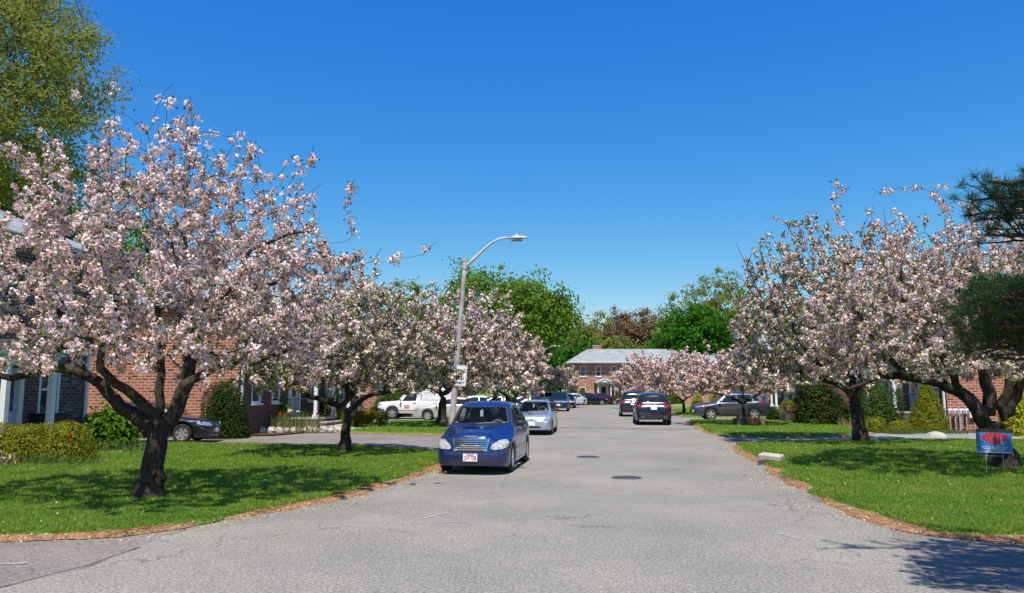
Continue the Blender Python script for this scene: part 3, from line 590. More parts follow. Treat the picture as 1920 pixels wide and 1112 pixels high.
# ------------------------------------------------------------------ cherry trees
# limbs: [radius, (px,py,dy) ...] in photo pixels, dy = metres nearer/further than the trunk
cherry('largest cherry tree, thick dark forked trunk on the near left lawn', (292, 935), [
    [.135, (283, 800), (245, 775, .1), (205, 738, .2), (165, 705, .1), (100, 690, 0), (20, 705, -.2), (-60, 690, 0)],
    [.105, (290, 785), (262, 748, -.1), (215, 715, -.2), (186, 690, -.3), (190, 655, -.3), (225, 610, -.6), (205, 520, -.9)],
    [.085, (300, 775), (296, 735), (300, 700, .1), (303, 640, .3), (290, 560, .5), (270, 440, .7)],
    [.14, (316, 790), (340, 740, .1), (355, 690, .2), (368, 620, .3), (362, 550, .5), (345, 430, .5)],
    [.09, (345, 725), (385, 700, .2), (430, 680, .4), (490, 672, .6), (560, 650, .5)],
    [.07, (362, 640), (400, 580, -.3), (450, 520, -.5), (470, 470, -.6), (540, 440, -.7), (600, 430, -.8)],
    [.07, (366, 600), (430, 560, .5), (500, 540, 1.0), (570, 500, 1.3)],
    [.06, (190, 650), (140, 610, -.6), (80, 560, -1.2), (20, 500, -1.5)],
    [.06, (165, 705), (120, 650, .6), (70, 600, 1.2), (30, 560, 1.6)]],
    (-70, 645, 215, 735), 13.3, under=.25, n=1250, seed=3, clusters=4700, leaves=1.3, cr=.082, K=26, ps=.047, r0=.215, fork=(297, 800), shoots=.6, ry=2.9,
    extra=[(325, 158), (300, 190), (235, 215), (372, 215), (450, 258), (520, 330), (585, 312), (545, 296), (645, 390), (655, 408), (735, 490, .5), (770, 482, .5), (792, 478, .5), (700, 490, .5), (130, 165, -.5), (205, 208), (90, 240, -.5), (30, 255, -.5), (715, 465, .5), (660, 445, .3), (145, 190, -.5), (480, 280), (660, 560, .4), (640, 500, .4), (690, 540, .5), (10, 420, -1), (0, 560, -1), (420, 255), (290, 215)])
cherry('second cherry tree from the near left, slim trunk beside the first driveway', (650, 850), [
    [.10, (642, 762), (610, 752, .1), (575, 738, .2), (530, 712, .4), (470, 700, .5)],
    [.09, (660, 765), (690, 742, -.2), (730, 735, -.3), (790, 725, -.2)],
    [.10, (652, 745), (645, 700), (640, 650, .2), (620, 580, .3)],
    [.08, (660, 740), (680, 690, .4), (710, 630, .8), (740, 580, 1.0)]],
    (420, 850, 500, 748), 22.8, under=.2, n=1150, seed=5, clusters=5400, cr=.082, K=14, ps=.07, mat='blossom_white', r0=.165, fork=(652, 775), leaves=1.5, extra=[(785, 540), (700, 560), (840, 575), (600, 560), (680, 540), (740, 545)])
cherry('cherry tree with a stout trunk beside the leaning street lamp', (829, 805), [
    [.15, (828, 740), (790, 715), (750, 700, .5)], [.14, (838, 735), (870, 705), (910, 690)], [.12, (832, 720), (830, 670, .3), (840, 620)]],
    (690, 1000, 540, 752), 39.0, under=.2, n=950, seed=8, clusters=4700, cr=.13, K=9, ps=.12, r0=.27, fork=(830, 755), leaves=.8, extra=[(930, 540), (950, 560), (920, 560), (985, 615), (1000, 640)])
cherry('cherry tree behind the silver hatchback, low spreading limbs', (962, 778), [
    [.13, (955, 745), (930, 730), (900, 720)], [.12, (968, 742), (985, 725), (1000, 715)], [.1, (962, 735), (960, 700), (955, 660)]],
    (850, 1030, 590, 748), 49.0, under=.2, n=650, seed=13, clusters=3300, cr=.15, K=8, ps=.14, mat='blossom_pink', r0=.2, fork=(962, 752), leaves=.6)
cherry('small far cherry tree left of the road in front of the far brick house', (1051, 748), [
    [.08, (1045, 725), (1030, 715)], [.08, (1056, 722), (1070, 712)]],
    (1026, 1080, 684, 732), 84.0, n=260, seed=17, clusters=1000, cr=.22, K=7, ps=.2, mat='blossom_pink', r0=.12, fork=(1051, 732), leaves=.3)
cherry('largest right cherry tree, very thick dark trunk behind the blue yard sign', (1872, 882), [
    [.185, (1850, 800), (1815, 745, .1), (1760, 718, .2), (1700, 706, .3), (1640, 708, .4), (1590, 730, .3)],
    [.16, (1858, 770), (1845, 700, .2), (1835, 640, .3), (1800, 560, .4), (1790, 470, .4)],
    [.13, (1878, 760), (1895, 690, -.2), (1890, 630, -.2), (1870, 540, -.2)],
    [.15, (1885, 785), (1905, 745, -.1), (1925, 700, -.3), (1990, 660, -.4), (2060, 640)],
    [.10, (1800, 735), (1760, 660, -.6), (1700, 600, -.8), (1690, 500, -.9)],
    [.08, (1700, 706), (1640, 640, .6), (1600, 560, .9), (1580, 480, 1.0)]],
    (1490, 2120, 375, 735), 18.2, under=.2, n=1350, seed=23, clusters=5900, cr=.082, K=20, ps=.055, r0=.30, fork=(1866, 805), leaves=1.5, ry=3.1,
    extra=[(1562, 340), (1590, 350), (1635, 352), (1685, 352), (1775, 342), (1830, 358), (1720, 350), (1560, 372), (1650, 362), (1800, 380), (1745, 360)])
cherry('right cherry tree with a furrowed sunlit trunk foot beside the pale driveway', (1607, 832), [
    [.16, (1590, 730), (1555, 712, .1), (1500, 700, .2), (1450, 695, .3)], [.15, (1612, 728), (1640, 700, .2), (1670, 660, .5)], [.14, (1598, 715), (1590, 650, .2), (1560, 560, .3)], [.1, (1560, 712), (1500, 640, -.5), (1470, 560, -.7)]],
    (1380, 1770, 410, 740), 27.4, under=.15, n=1250, seed=29, clusters=6000, cr=.09, K=12, ps=.085, mat='blossom_white', r0=.25, fork=(1602, 745), leaves=1.4,
    extra=[(1455, 408), (1480, 420), (1440, 440), (1425, 455), (1500, 420), (1530, 405), (1400, 500), (1420, 520)])
cherry('small right cherry tree growing out of a ring of planters', (1394, 797), [
    [.09, (1385, 752), (1360, 742), (1330, 735)], [.08, (1402, 750), (1425, 738), (1450, 728)], [.08, (1393, 745), (1390, 715)]],
    (1272, 1488, 645, 742), 41.0, under=.35, n=640, seed=31, clusters=2700, cr=.115, K=9, ps=.11, mat='blossom_pink', r0=.11, fork=(1393, 757), leaves=.5, extra=[(1318, 640), (1325, 650), (1330, 645)])
cherry('small right cherry tree with a pale slim trunk next to the black vehicle', (1281, 778), [
    [.08, (1275, 748), (1258, 740)], [.08, (1287, 746), (1305, 738)], [.07, (1281, 742), (1280, 715)]],
    (1218, 1350, 650, 744), 57.0, under=.3, n=460, seed=37, clusters=2200, cr=.15, K=8, ps=.14, mat='blossom_pink', r0=.13, fork=(1281, 752), leaves=.35)
cherry('far right cherry tree at the bend partly hidden by the parked black vehicles', (1190, 757), [
    [.1, (1184, 738), (1165, 728)], [.1, (1196, 736), (1215, 728)]],
    (1152, 1256, 655, 746), 78.0, under=.35, n=420, seed=41, clusters=2000, cr=.2, K=7, ps=.18, mat='blossom_pink', r0=.14, fork=(1190, 742), leaves=.3)
def bare_twigs():
    rt = [o for o in COL.objects if o.get('label', '').startswith('right cherry tree with a furrowed')][0]; off = rt.location; q = MB(); rng = np.random.default_rng(3)
    for ch in ([(1470, 600), (1430, 560), (1400, 500), (1380, 455)], [(1430, 560), (1405, 520), (1398, 480)], [(1455, 590), (1438, 520), (1425, 470), (1428, 445)], [(1440, 575), (1415, 555), (1385, 510)], [(1400, 500), (1412, 470)], [(1418, 540), (1400, 535), (1375, 505)]):
        pts = [P(a, b_, 26.8) - off for a, b_ in ch]; q.tube(pts, [.022 * (1 - .75 * i / (len(pts) - 1)) for i in range(len(pts))], 5)
    q.build('bare_twigs', 'cherry_bark', rt)
bare_twigs()
# ------------------------------------------------------------------ tall trees
GT = 'tall trees behind the houses'
big_tree('towering olive green tree filling the top left corner', -60, 42, (-320, 205, -120, 430), 'budding_leaf', 51, n=560, leaves=80000, ls=.175, wood_vis=1, r0=.5, bark_='cherry_bark', group=GT, clump=.95, per=30, lump=.2)
big_tree('darker green tree below the towering one at the left edge', 20, 55, (-80, 160, 300, 640), 'hedge_leaf', 52, n=220, leaves=14000, ls=.3, r0=.35, group=GT, clump=.9)
big_tree('bright green tree top showing between the left house and the big cherry', 185, 70, (60, 330, 345, 640), 'maple_leaf', 53, n=200, leaves=8000, ls=.34, r0=.35, group=GT, clump=1.0)
big_tree('green tree showing just above the left cherries behind the roofs', 745, 95, (640, 850, 520, 690), 'olive_leaf', 54, n=200, leaves=9000, ls=.36, group=GT, clump=.9)
big_tree('broad bright green maple directly behind the street lamp', 880, 80, (768, 1000, 488, 735), 'maple_leaf', 55, n=300, leaves=17000, ls=.34, r0=.4, group=GT, clump=1.1, lump=.2)
big_tree('bright green maple whose right boughs reach out over the far bend', 985, 78, (905, 1080, 512, 660), 'maple_leaf', 56, n=300, leaves=17000, ls=.33, r0=.4, group=GT, clump=1.0, lump=.26)
big_tree('lower dense green maple beside the far brick house', 1000, 96, (940, 1046, 590, 745), 'dark_maple_leaf', 57, n=200, leaves=12000, ls=.36, group=GT, clump=1.0)
big_tree('round dense dark green maple right of the far brick house', 1318, 108, (1232, 1396, 572, 700), 'dark_maple_leaf', 58, n=320, leaves=22000, ls=.42, r0=.4, group=GT, clump=1.1, lump=.06)
big_tree('tall pale olive tree behind the round dark maple', 1352, 135, (1282, 1412, 508, 690), 'olive_leaf', 59, n=300, leaves=13000, ls=.42, r0=.4, group=GT, clump=1.1, lump=.2)
big_tree('yellow green thin tree left of the tall olive one', 1262, 140, (1228, 1312, 545, 690), 'olive_leaf', 60, n=220, leaves=6500, ls=.4, r0=.3, group=GT, clump=1.0, lump=.2)
for i, (x0, x1, yt, mat, lab, Y) in enumerate(((1172, 1236, 582, 'red_bud', 'rusty red budding tree with bare pale limbs behind the far roof', 148), (1140, 1196, 580, 'red_bud', 'red brown budding tree left of the rusty one behind the far roof', 152), (1100, 1156, 590, 'budding_leaf', 'thin grey green tree poking above the far tree line', 156),
                                           (1056, 1122, 594, 'olive_leaf', 'olive tree at the left end of the far tree line', 150), (1196, 1250, 596, 'olive_leaf', 'yellow olive tree between the rusty tree and the dark maple', 160))):
    big_tree(lab, (x0 + x1) / 2, Y, (x0 - 8, x1 + 8, yt, 700), mat, 70 + i, n=190, leaves=11000, ls=.42, r0=.3, group='budding trees of the far tree line', clump=1.0, lump=.24)
for i, (x, yt, mat, lab) in enumerate(((1080, 632, 'dark_maple_leaf', 'low dark green tree behind the left end of the far roof'), (1130, 628, 'olive_leaf', 'low olive tree behind the middle of the far roof'), (1185, 634, 'olive_leaf', 'low green tree behind the chimney side of the far roof'), (1232, 636, 'maple_leaf', 'low leafy tree behind the right end of the far roof'), (1290, 640, 'maple_leaf', 'low leafy tree under the round dark maple'), (1030, 626, 'maple_leaf', 'low leafy tree behind the second lamp'))):
    big_tree(lab, x, 125 + i * 2, (x - 45, x + 45, yt, 735), mat, 90 + i, n=130, leaves=6000, ls=.5, r0=.25, group='low trees behind the far house', clump=1.1)
big_tree('yellow green tree behind the right brick house at the right edge', 1890, 56, (1790, 2060, 420, 700), 'olive_leaf', 99, n=260, leaves=12000, ls=.24, group=GT, clump=.8)
big_tree('green tree behind the right cherry between the right houses', 1560, 75, (1440, 1640, 560, 740), 'olive_leaf', 98, n=220, leaves=9000, ls=.3, group=GT, clump=.8)
# off-frame canopy on the right whose shadow falls over the driveway, and the pine at the right edge
def pine():
    rng = np.random.default_rng(77); X, Y = 9.0, 6.2; root = empty('pine_tree', (X, Y, 0)); tag(root, 'long needled pine at the right edge with dark lower boughs', 'tree')
    sk = Skel(); tr = sk.chain([(0, 0, -.2), (.05, 0, 3), (0, 0, 9.0)], .19, .05, step=.4, wob=.02, rng=rng); off = np.array([X, Y, 0]); tufts = []
    T = []
    def bough(tip, z0, r, sub, sp, up=.0):
        sub = int(sub * (2.6 if tip[0] / tip[1] < .72 else 1.2))
        tip = np.array(tip) - off; j = sk.nearest((0, 0, z0)); mid = (sk.p[j] + tip) / 2 + np.array([0, 0, up]); ids = sk.chain([sk.p[j], mid, tip], r, r * .3, par=j, step=.15, wob=.015, rng=rng)
        T.append(sk.p[ids[-1]])
        for k in range(sub):
            b_ = ids[int(len(ids) * rng.uniform(.30, 1)) - 1]; d = unit(tip - sk.p[tr[0]]); side = np.array([-d[1], d[0], 0]) * rng.choice([-1, 1]); L = rng.uniform(.15, sp)
            e = sk.p[b_] + unit(d * .8 + side * rng.uniform(.3, 1.0) + np.array([0, 0, rng.uniform(-.05, .35)])) * L; q = sk.chain([sk.p[b_], (sk.p[b_] + e) / 2 + np.array([0, 0, .03]), e], .009, .004, par=b_, step=.1, wob=.01, rng=rng)
            for c in q[1:]: T.append(sk.p[c] + rng.normal(0, .015, 3))
    bough(P(1855, 340, 6.3), 3.7, .04, 5, .25); bough(P(1815, 405, 7.8), 3.5, .04, 16, .5); bough(P(1850, 440, 7.2), 3.3, .04, 12, .5); bough(P(1880, 400, 8.2), 3.4, .04, 14, .5)
    bough(P(1800, 585, 7.6), 2.6, .04, 15, .5); bough(P(1795, 655, 7.3), 2.3, .035, 14, .5); bough(P(1850, 610, 6.8), 2.5, .04, 16, .5); bough(P(1860, 570, 8.2), 2.6, .04, 16, .5); bough(P(1870, 670, 7.0), 2.2, .035, 9, .45)
    for k in range(30): bough(P(rng.uniform(1785, 1915), rng.uniform(555, 670), rng.uniform(6.4, 8.4)), rng.uniform(2.3, 2.8), .03, 9, .42)
    for k in range(9): bough(P(rng.uniform(1815, 1915), rng.uniform(365, 470), rng.uniform(6.9, 8.4)), rng.uniform(3.3, 3.9), .03, 8, .42)
    for k in range(16): z = rng.uniform(5.7, 7.2); bough((rng.uniform(3.5, 6.6), rng.uniform(4.6, 6.4), z), z + .5, .04, 16, .6)
    for k in range(34):   # the rest of the tree, beyond the frame
        a = rng.uniform(-1.9, 1.9); z = rng.uniform(2.6, 7); L = rng.uniform(1.8, 3.3) * (1 - (z - 2) / 8.5); tx, ty = X + math.cos(a) * L, Y + math.sin(a) * L
        if abs(a) < 1.9 and tx < .66 * ty + .3: continue
        bough((tx, ty, z + .2), z, .035, 8, .6)
    for (tx, ty, z, z0) in ((4.5, 6.2, 3.6, 3.8), (4.3, 5.6, 4.2, 4.2), (5.0, 6.6, 4.4, 4.5), (4.2, 5.2, 3.4, 3.6), (4.7, 5.0, 3.0, 3.3), (5.4, 4.2, 3.6, 3.8), (5.0, 5.0, 4.2, 4.2), (6.2, 3.8, 4.0, 4.3), (6.4, 2.9, 3.0, 3.2), (5.9, 5.0, 4.8, 4.6), (6.8, 3.6, 4.9, 5.0), (7.2, 2.8, 4.0, 4.2)): bough((tx, ty, z), z0, .035, 9, .55)
    sk.finish(.004); sk.mesh('trunk', 'pine_bark', root)
    T = np.array(T); n = 62; m_ = len(T); D = unit(rng.normal(0, 1, (m_, n, 3)) + np.array([0, 0, .35])); L = rng.uniform(.07, .125, (m_, n, 1)); A = T[:, None] + rng.normal(0, .02, (m_, n, 3)); B = A + D * L
    Sd = unit(np.cross(D, rng.normal(0, 1, (m_, n, 3)))) * .003; V = np.stack([A - Sd, A + Sd, B], 2).reshape(-1, 3); np_mesh('crown', V, 3, 'pine_needle', root)
pine()
# ------------------------------------------------------------------ houses
ST = math.atan(.12)   # street direction east of +Y
def wallpiece(mb, O, U, Wd, z0, z1, holes, nin, depth=.09, u0=0.0):
    """vertical wall with rectangular holes; O origin, U unit dir, holes (u0,u1,z0,z1); nin inward normal"""
    us = sorted({0, Wd} | {h[0] for h in holes} | {h[1] for h in holes}); zs = sorted({z0, z1} | {h[2] for h in holes} | {h[3] for h in holes})
    O = Vector(O); U = Vector(U); nin = Vector(nin)
    def pt(u, z, d=0): q = O + U * u + nin * d; return (q.x, q.y, z)
    for i in range(len(us) - 1):
        for j in range(len(zs) - 1):
            a, b_, c, d = us[i], us[i + 1], zs[j], zs[j + 1]; mu, mz = (a + b_) / 2, (c + d) / 2
            if any(h[0] < mu < h[1] and h[2] < mz < h[3] for h in holes): continue
            mb.quad(pt(a, c), pt(b_, c), pt(b_, d), pt(a, d), [(u0 + a, c), (u0 + b_, c), (u0 + b_, d), (u0 + a, d)])
    for (a, b_, c, d) in holes:
        for p, q in (((a, c), (a, d)), ((b_, d), (b_, c)), ((a, d), (b_, d)), ((b_, c), (a, c))):
            mb.quad(pt(*p), pt(*q), pt(*q, depth), pt(*p, depth), [(p[0], p[1]), (q[0], q[1]), (q[0] + .1, q[1]), (p[0] + .1, p[1])])
def window(root, O, U, nin, h, style='sash', frame='white_paint', trim=.09):
    O = Vector(O); U = Vector(U); nin = Vector(nin); a, b_, c, d = h; ang = math.atan2(U.y, U.x)
    def C(u, z, dd): q = O + U * u + nin * dd; return (q.x, q.y, z)
    w_ = b_ - a; mb = MB()
    t = trim
    for (u, z, su, sz) in (((a + b_) / 2, c + t / 2, w_, t), ((a + b_) / 2, d - t / 2, w_, t), (a + t / 2, (c + d) / 2, t, d - c - 2 * t), (b_ - t / 2, (c + d) / 2, t, d - c - 2 * t)): mb.box(C(u, z, .045), (su, .10, sz), ang)
    if style in ('sash', 'double'): mb.box(C((a + b_) / 2, (c + d) / 2, .05), (w_ - 2 * t, .05, .06), ang)
    if style in ('double', 'bay'):
        for k in (1, 2) if style == 'bay' else (1,): mb.box(C(a + w_ * k / (3 if style == 'bay' else 2), (c + d) / 2, .048), (.09, .07, d - c - 2 * t), ang)
    fr = mb.build('window', frame, root)
    MB().box(C((a + b_) / 2, (c + d) / 2, .065), (w_ - 2 * t, .012, d - c - 2 * t), ang).build('window_pane', 'window_glass', fr)
    MB().box(C((a + b_) / 2, c - .04, -.02), (w_ + .16, .14, .07), ang).build('sill', frame, fr)
    return fr
def portico(root, x, w_=2.6, d=1.7, ht=2.55, front_y=0, posts='white_paint', door='door_blue', stoop=.5, steps=2, rail=True, gable=True, one=False, brickm='dark_brick'):
    p = MB(); y0 = front_y
    # door in its frame
    dr = MB(); dr.box((x, y0 - .03, stoop + 1.08), (1.0, .06, 2.1), bev=.01); do = dr.build('door', door, root)
    k = MB(); k.box((x, y0 - .07, stoop + 1.45), (.62, .02, .95)); k.build('door_glass', 'window_glass', do); k = MB(); k.tube([(x + .4, y0 - .06, stoop + 1.0), (x + .4, y0 - .13, stoop + 1.0), (x + .33, y0 - .13, stoop + 1.0)], .015, 6); k.build('door_handle', 'chrome', do)
    fr = MB()
    for s_ in (-1, 1): fr.box((x + s_ * .58, y0 - .05, stoop + 1.1), (.14, .1, 2.2))
    fr.box((x, y0 - .05, stoop + 2.27), (1.34, .12, .14)); fr.build('door_frame', 'white_paint', root)
    MB().box((x, y0 - d / 2, stoop / 2 - .02), (w_, d - .01, stoop - .04)).build('stoop', brickm, root); MB().box((x, y0 - d / 2 - .01, stoop), (w_ + .06, d + .04, .08), bev=.01).build('landing', 'stone', root)
    for i in range(steps):
        h_ = stoop * (steps - i) / (steps + 1); st = MB().box((x, y0 - d - .17 - i * .34, h_ / 2 - .03), (w_ * .8, .34, h_ - .06)).build('step', brickm, root); MB().box((x, y0 - d - .18 - i * .34, h_), (w_ * .8 + .05, .38, .07), bev=.01).build('tread', 'stone', st)
    for s_ in ((-1, 1) if not one else (1,)):
        q = MB(); q.box((x + s_ * (w_ / 2 - .12), y0 - d + .12, stoop + ht / 2), (.15, .15, ht - .1)); q.box((x + s_ * (w_ / 2 - .12), y0 - d + .12, stoop + .12), (.24, .24, .16)); q.box((x + s_ * (w_ / 2 - .12), y0 - d + .12, stoop + ht - .12), (.23, .23, .14)); q.build('porch_column', posts, root)
    zt = stoop + ht; r = MB(); r.box((x, y0 - d / 2, zt), (w_ + .2, d + .2, .22)); pr = r.build('porch_beam', 'white_paint', root)
    rf = MB(); e = .28; xl, xr, zb, zr = x - w_ / 2 - e, x + w_ / 2 + e, zt + .12, zt + .12 + w_ * .26; yf = y0 - d - e
    if gable:
        for (a, b_) in ((xl, x), (xr, x)):
            rf.quad((a, yf, zb), (a, y0, zb), (b_, y0, zr), (b_, yf, zr), [(0, 0), (d, 0), (d, 1.5), (0, 1.5)])
            rf.quad((a, yf, zb - .06), (b_, yf, zr - .06), (b_, y0, zr - .06), (a, y0, zb - .06), [(0, 0)] * 4)
        ro = rf.build('porch_roof', 'roof_shingle', root); g = MB(); g.prism([(xl + .06, zb - .01), (xr - .06, zb - .01), (x, zr - .1)], 'y', yf + .04, yf + .1); g.build('pediment', 'white_paint', root)
        b2 = MB()
        for (a, b_) in ((xl, x), (xr, x)):
            dx, dz = b_ - a, zr - zb; L = math.hypot(dx, dz); nx, nz = -dz / L * .12, dx / L * .12
            if nz > 0: nx, nz = -nx, -nz
            b2.prism([(a, zb), (b_, zr), (b_ + nx, zr + nz - .02), (a + nx, zb + nz)], 'y', yf - .03, yf + .03)
        b2.build('bargeboard', 'white_paint', root)
    else:
        rf.box((x, y0 - d / 2 - .05, zt + .2), (w_ + .5, d + .5, .12)); rf.build('porch_roof', 'dark_shingle', root)
    if rail:
        for s_ in (-1, 1):
            q = MB(); X = x + s_ * (w_ * .4); a, b_ = (X, y0 - d, stoop + .9), (X, y0 - d - steps * .34, .95); q.tube([a, b_], .022, 6); q.tube([(X, y0 - .1, stoop + .9), a], .022, 6)
            for t in range(9): f = t / 8; q.tube([(X, y0 - .1 - (d - .1) * f, stoop), (X, y0 - .1 - (d - .1) * f, stoop + .9)], .012, 5)
            q.tube([(X, b_[1], 0), b_], .02, 6); q.tube([(X, y0 - .1, stoop + .02), (X, y0 - d, stoop + .02), (X, b_[1], .1)], .015, 5); q.build('railing', 'iron', root)
def house(label, loc, rz, L, D, eave=5.3, wall='orange_brick', front='dark_brick', wins=(), side0=(), side1=(), porches=(), ridge=2.3, ov=.45, chim=(), hip=3.6, group='brick townhouses along the street', roofm='roof_shingle', down=(), z0=0, baybox=None):
    """local frame: front facade at y=0 facing -y from x=0..L, depth D to +y"""
    root = empty('brick_house', loc, rz); tag(root, label, 'house', group)
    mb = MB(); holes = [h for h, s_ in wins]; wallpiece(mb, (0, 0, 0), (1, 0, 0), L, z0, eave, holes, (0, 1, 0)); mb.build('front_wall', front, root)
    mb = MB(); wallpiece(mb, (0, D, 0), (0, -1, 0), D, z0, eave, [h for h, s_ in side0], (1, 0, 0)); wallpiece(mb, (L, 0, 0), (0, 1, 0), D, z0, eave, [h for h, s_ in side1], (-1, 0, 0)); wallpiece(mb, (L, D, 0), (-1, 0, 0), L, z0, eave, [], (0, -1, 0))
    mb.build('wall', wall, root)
    MB().box((L / 2, D / 2, eave / 2), (L - .5, D - .5, eave - .2)).build('interior', 'interior', root)
    for h, s_ in wins: window(root, (0, 0, 0), (1, 0, 0), (0, 1, 0), h, s_)
    for h, s_ in side0: window(root, (0, D, 0), (0, -1, 0), (1, 0, 0), h, s_)
    for h, s_ in side1: window(root, (L, 0, 0), (0, 1, 0), (-1, 0, 0), h, s_)
    # eaves: soffit/fascia/gutter
    e = MB(); e.box((L / 2, D / 2, eave + .05), (L + 2 * ov, D + 2 * ov, .10)); e.build('soffit', 'white_paint', root)
    g = MB()
    for a, b_ in (((-ov, -ov), (L + ov, -ov)), ((L + ov, -ov), (L + ov, D + ov)), ((L + ov, D + ov), (-ov, D + ov)), ((-ov, D + ov), (-ov, -ov))): g.tube([(a[0], a[1], eave + .13), (b_[0], b_[1], eave + .13)], .07, 8)
    g.build('gutter', 'galvanised', root)
    zb = eave + .12; zr = eave + ridge; x0, x1, y0, y1 = -ov, L + ov, -ov, D + ov; ym = D / 2; ra, rb = x0 + hip, x1 - hip; rf = MB()
    sl = math.hypot(ym - y0, zr - zb); sh = math.hypot(hip, zr - zb)
    rf.quad((x0, y0, zb), (x1, y0, zb), (rb, ym, zr), (ra, ym, zr), [(0, 0), (x1 - x0, 0), (rb - x0, sl), (ra - x0, sl)])
    rf.quad((x1, y1, zb), (x0, y1, zb), (ra, ym, zr), (rb, ym, zr), [(0, 0), (x1 - x0, 0), (rb - x0, sl), (ra - x0, sl)])
    rf.add([(x0, y1, zb), (x0, y0, zb), (ra, ym, zr)], [(0, 1, 2)], [[(0, 0), (y1 - y0, 0), ((y1 - y0) / 2, sh)]]); rf.add([(x1, y0, zb), (x1, y1, zb), (rb, ym, zr)], [(0, 1, 2)], [[(0, 0), (y1 - y0, 0), ((y1 - y0) / 2, sh)]])
    ro = rf.build('roof', roofm, root)
    for (cx, cy, *ch_) in chim:
        q = MB(); hh = ch_[0] if ch_ else 1.5
        for (ax, ay, bx, by) in ((-.55, -.35, .55, -.35), (.55, -.35, .55, .35), (.55, .35, -.55, .35), (-.55, .35, -.55, -.35)):
            q.quad((cx + ax, cy + ay, zr - .9), (cx + bx, cy + by, zr - .9), (cx + bx, cy + by, zr + hh - .75), (cx + ax, cy + ay, zr + hh - .75), [(ax, 0), (ax + 1.1, 0), (ax + 1.1, 2), (ax, 2)])
        q.add([(cx - .6, cy - .4, zr + hh - .75), (cx + .6, cy - .4, zr + hh - .75), (cx + .6, cy + .4, zr + hh - .75), (cx - .6, cy + .4, zr + hh - .75)] + [(cx - .6, cy - .4, zr + hh - .6), (cx + .6, cy - .4, zr + hh - .6), (cx + .6, cy + .4, zr + hh - .6), (cx - .6, cy + .4, zr + hh - .6)], [(4, 5, 6, 7), (0, 1, 5, 4), (1, 2, 6, 5), (2, 3, 7, 6), (3, 0, 4, 7)], [[(0, 0)] * 4] * 5)
        q.build('chimney', wall, ro)
    for (dx, dy) in down:
        q = MB(); q.tube([(dx, dy, eave + .05), (dx, dy, .15)], .055, 6); q.build('downspout', 'white_paint', root)
    for pk in porches: portico(root, **pk)
    if baybox:
        bx0, bx1, bz0, bz1, bd = baybox; w_ = bx1 - bx0; r = MB(); r.box(((bx0 + bx1) / 2, -bd / 2, bz0 - .1), (w_, bd, .2)); r.box(((bx0 + bx1) / 2, -bd / 2, bz1 + .1), (w_ + .1, bd + .1, .2))
        for t in range(4): r.box((bx0 + .06 + (w_ - .12) * t / 3, -bd + .06, (bz0 + bz1) / 2), (.13, .11, bz1 - bz0))
        for s_ in (bx0 + .05, bx1 - .05): r.box((s_, -.06, (bz0 + bz1) / 2), (.1, .1, bz1 - bz0))
        q = r.build('bay_window', 'white_paint', root); MB().box(((bx0 + bx1) / 2, -bd / 2 + .05, (bz0 + bz1) / 2), (w_ - .16, bd - .14, bz1 - bz0 - .02)).build('window_pane', 'window_glass', q)
    return root
def wl(xs, z0, h=1.35, w_=.9, s_='sash'): return [((x - w_ / 2, x + w_ / 2, z0, z0 + h), s_) for x in xs]
lr = math.pi / 2 - ST; rr = -math.pi / 2 - ST
# left row
LA = (-13.15 - .12 * 11.6, 24.0 - 11.6)
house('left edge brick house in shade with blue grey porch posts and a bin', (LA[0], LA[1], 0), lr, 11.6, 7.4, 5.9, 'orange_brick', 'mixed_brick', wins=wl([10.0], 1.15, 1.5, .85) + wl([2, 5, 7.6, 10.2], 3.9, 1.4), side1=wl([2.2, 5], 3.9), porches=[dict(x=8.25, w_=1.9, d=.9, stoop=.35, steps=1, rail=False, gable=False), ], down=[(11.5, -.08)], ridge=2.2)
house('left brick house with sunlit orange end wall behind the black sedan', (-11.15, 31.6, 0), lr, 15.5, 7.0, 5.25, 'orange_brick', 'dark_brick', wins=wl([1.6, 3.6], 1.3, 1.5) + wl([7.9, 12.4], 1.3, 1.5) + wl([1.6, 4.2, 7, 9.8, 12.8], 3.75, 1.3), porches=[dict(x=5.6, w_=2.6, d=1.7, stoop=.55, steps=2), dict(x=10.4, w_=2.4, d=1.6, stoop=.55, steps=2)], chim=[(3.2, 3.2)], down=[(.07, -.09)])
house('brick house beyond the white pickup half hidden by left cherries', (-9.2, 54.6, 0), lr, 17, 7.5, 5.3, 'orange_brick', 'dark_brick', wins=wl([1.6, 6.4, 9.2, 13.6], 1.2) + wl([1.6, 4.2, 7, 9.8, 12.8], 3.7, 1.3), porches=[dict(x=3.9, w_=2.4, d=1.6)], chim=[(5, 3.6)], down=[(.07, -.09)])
# right row (origin at the far corner)
def right_house(label, near, L, **k): return house(label, (near[0] + math.sin(ST) * L, near[1] + math.cos(ST) * L, 0), rr, L, 7.4, **k)
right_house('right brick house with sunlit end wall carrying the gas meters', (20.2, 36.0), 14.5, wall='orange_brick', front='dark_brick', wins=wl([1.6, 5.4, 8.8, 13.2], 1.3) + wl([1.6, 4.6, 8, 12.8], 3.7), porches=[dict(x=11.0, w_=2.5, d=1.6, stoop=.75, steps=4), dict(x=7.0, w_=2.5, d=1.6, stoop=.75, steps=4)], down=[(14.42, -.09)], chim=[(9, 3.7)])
right_house('right brick house with tall white porch columns behind the grey crossover', (21.9, 55.5), 15, wall='dark_brick', front='dark_brick', wins=wl([3, 8.2, 11.8], 1.3) + wl([3, 8.2, 11.8], 3.7), porches=[dict(x=13.4, w_=3.4, d=3.0, ht=4.3, stoop=.35, steps=1, rail=False), dict(x=5.6, w_=2.4, d=1.6)], down=[(14.9, -.09)])
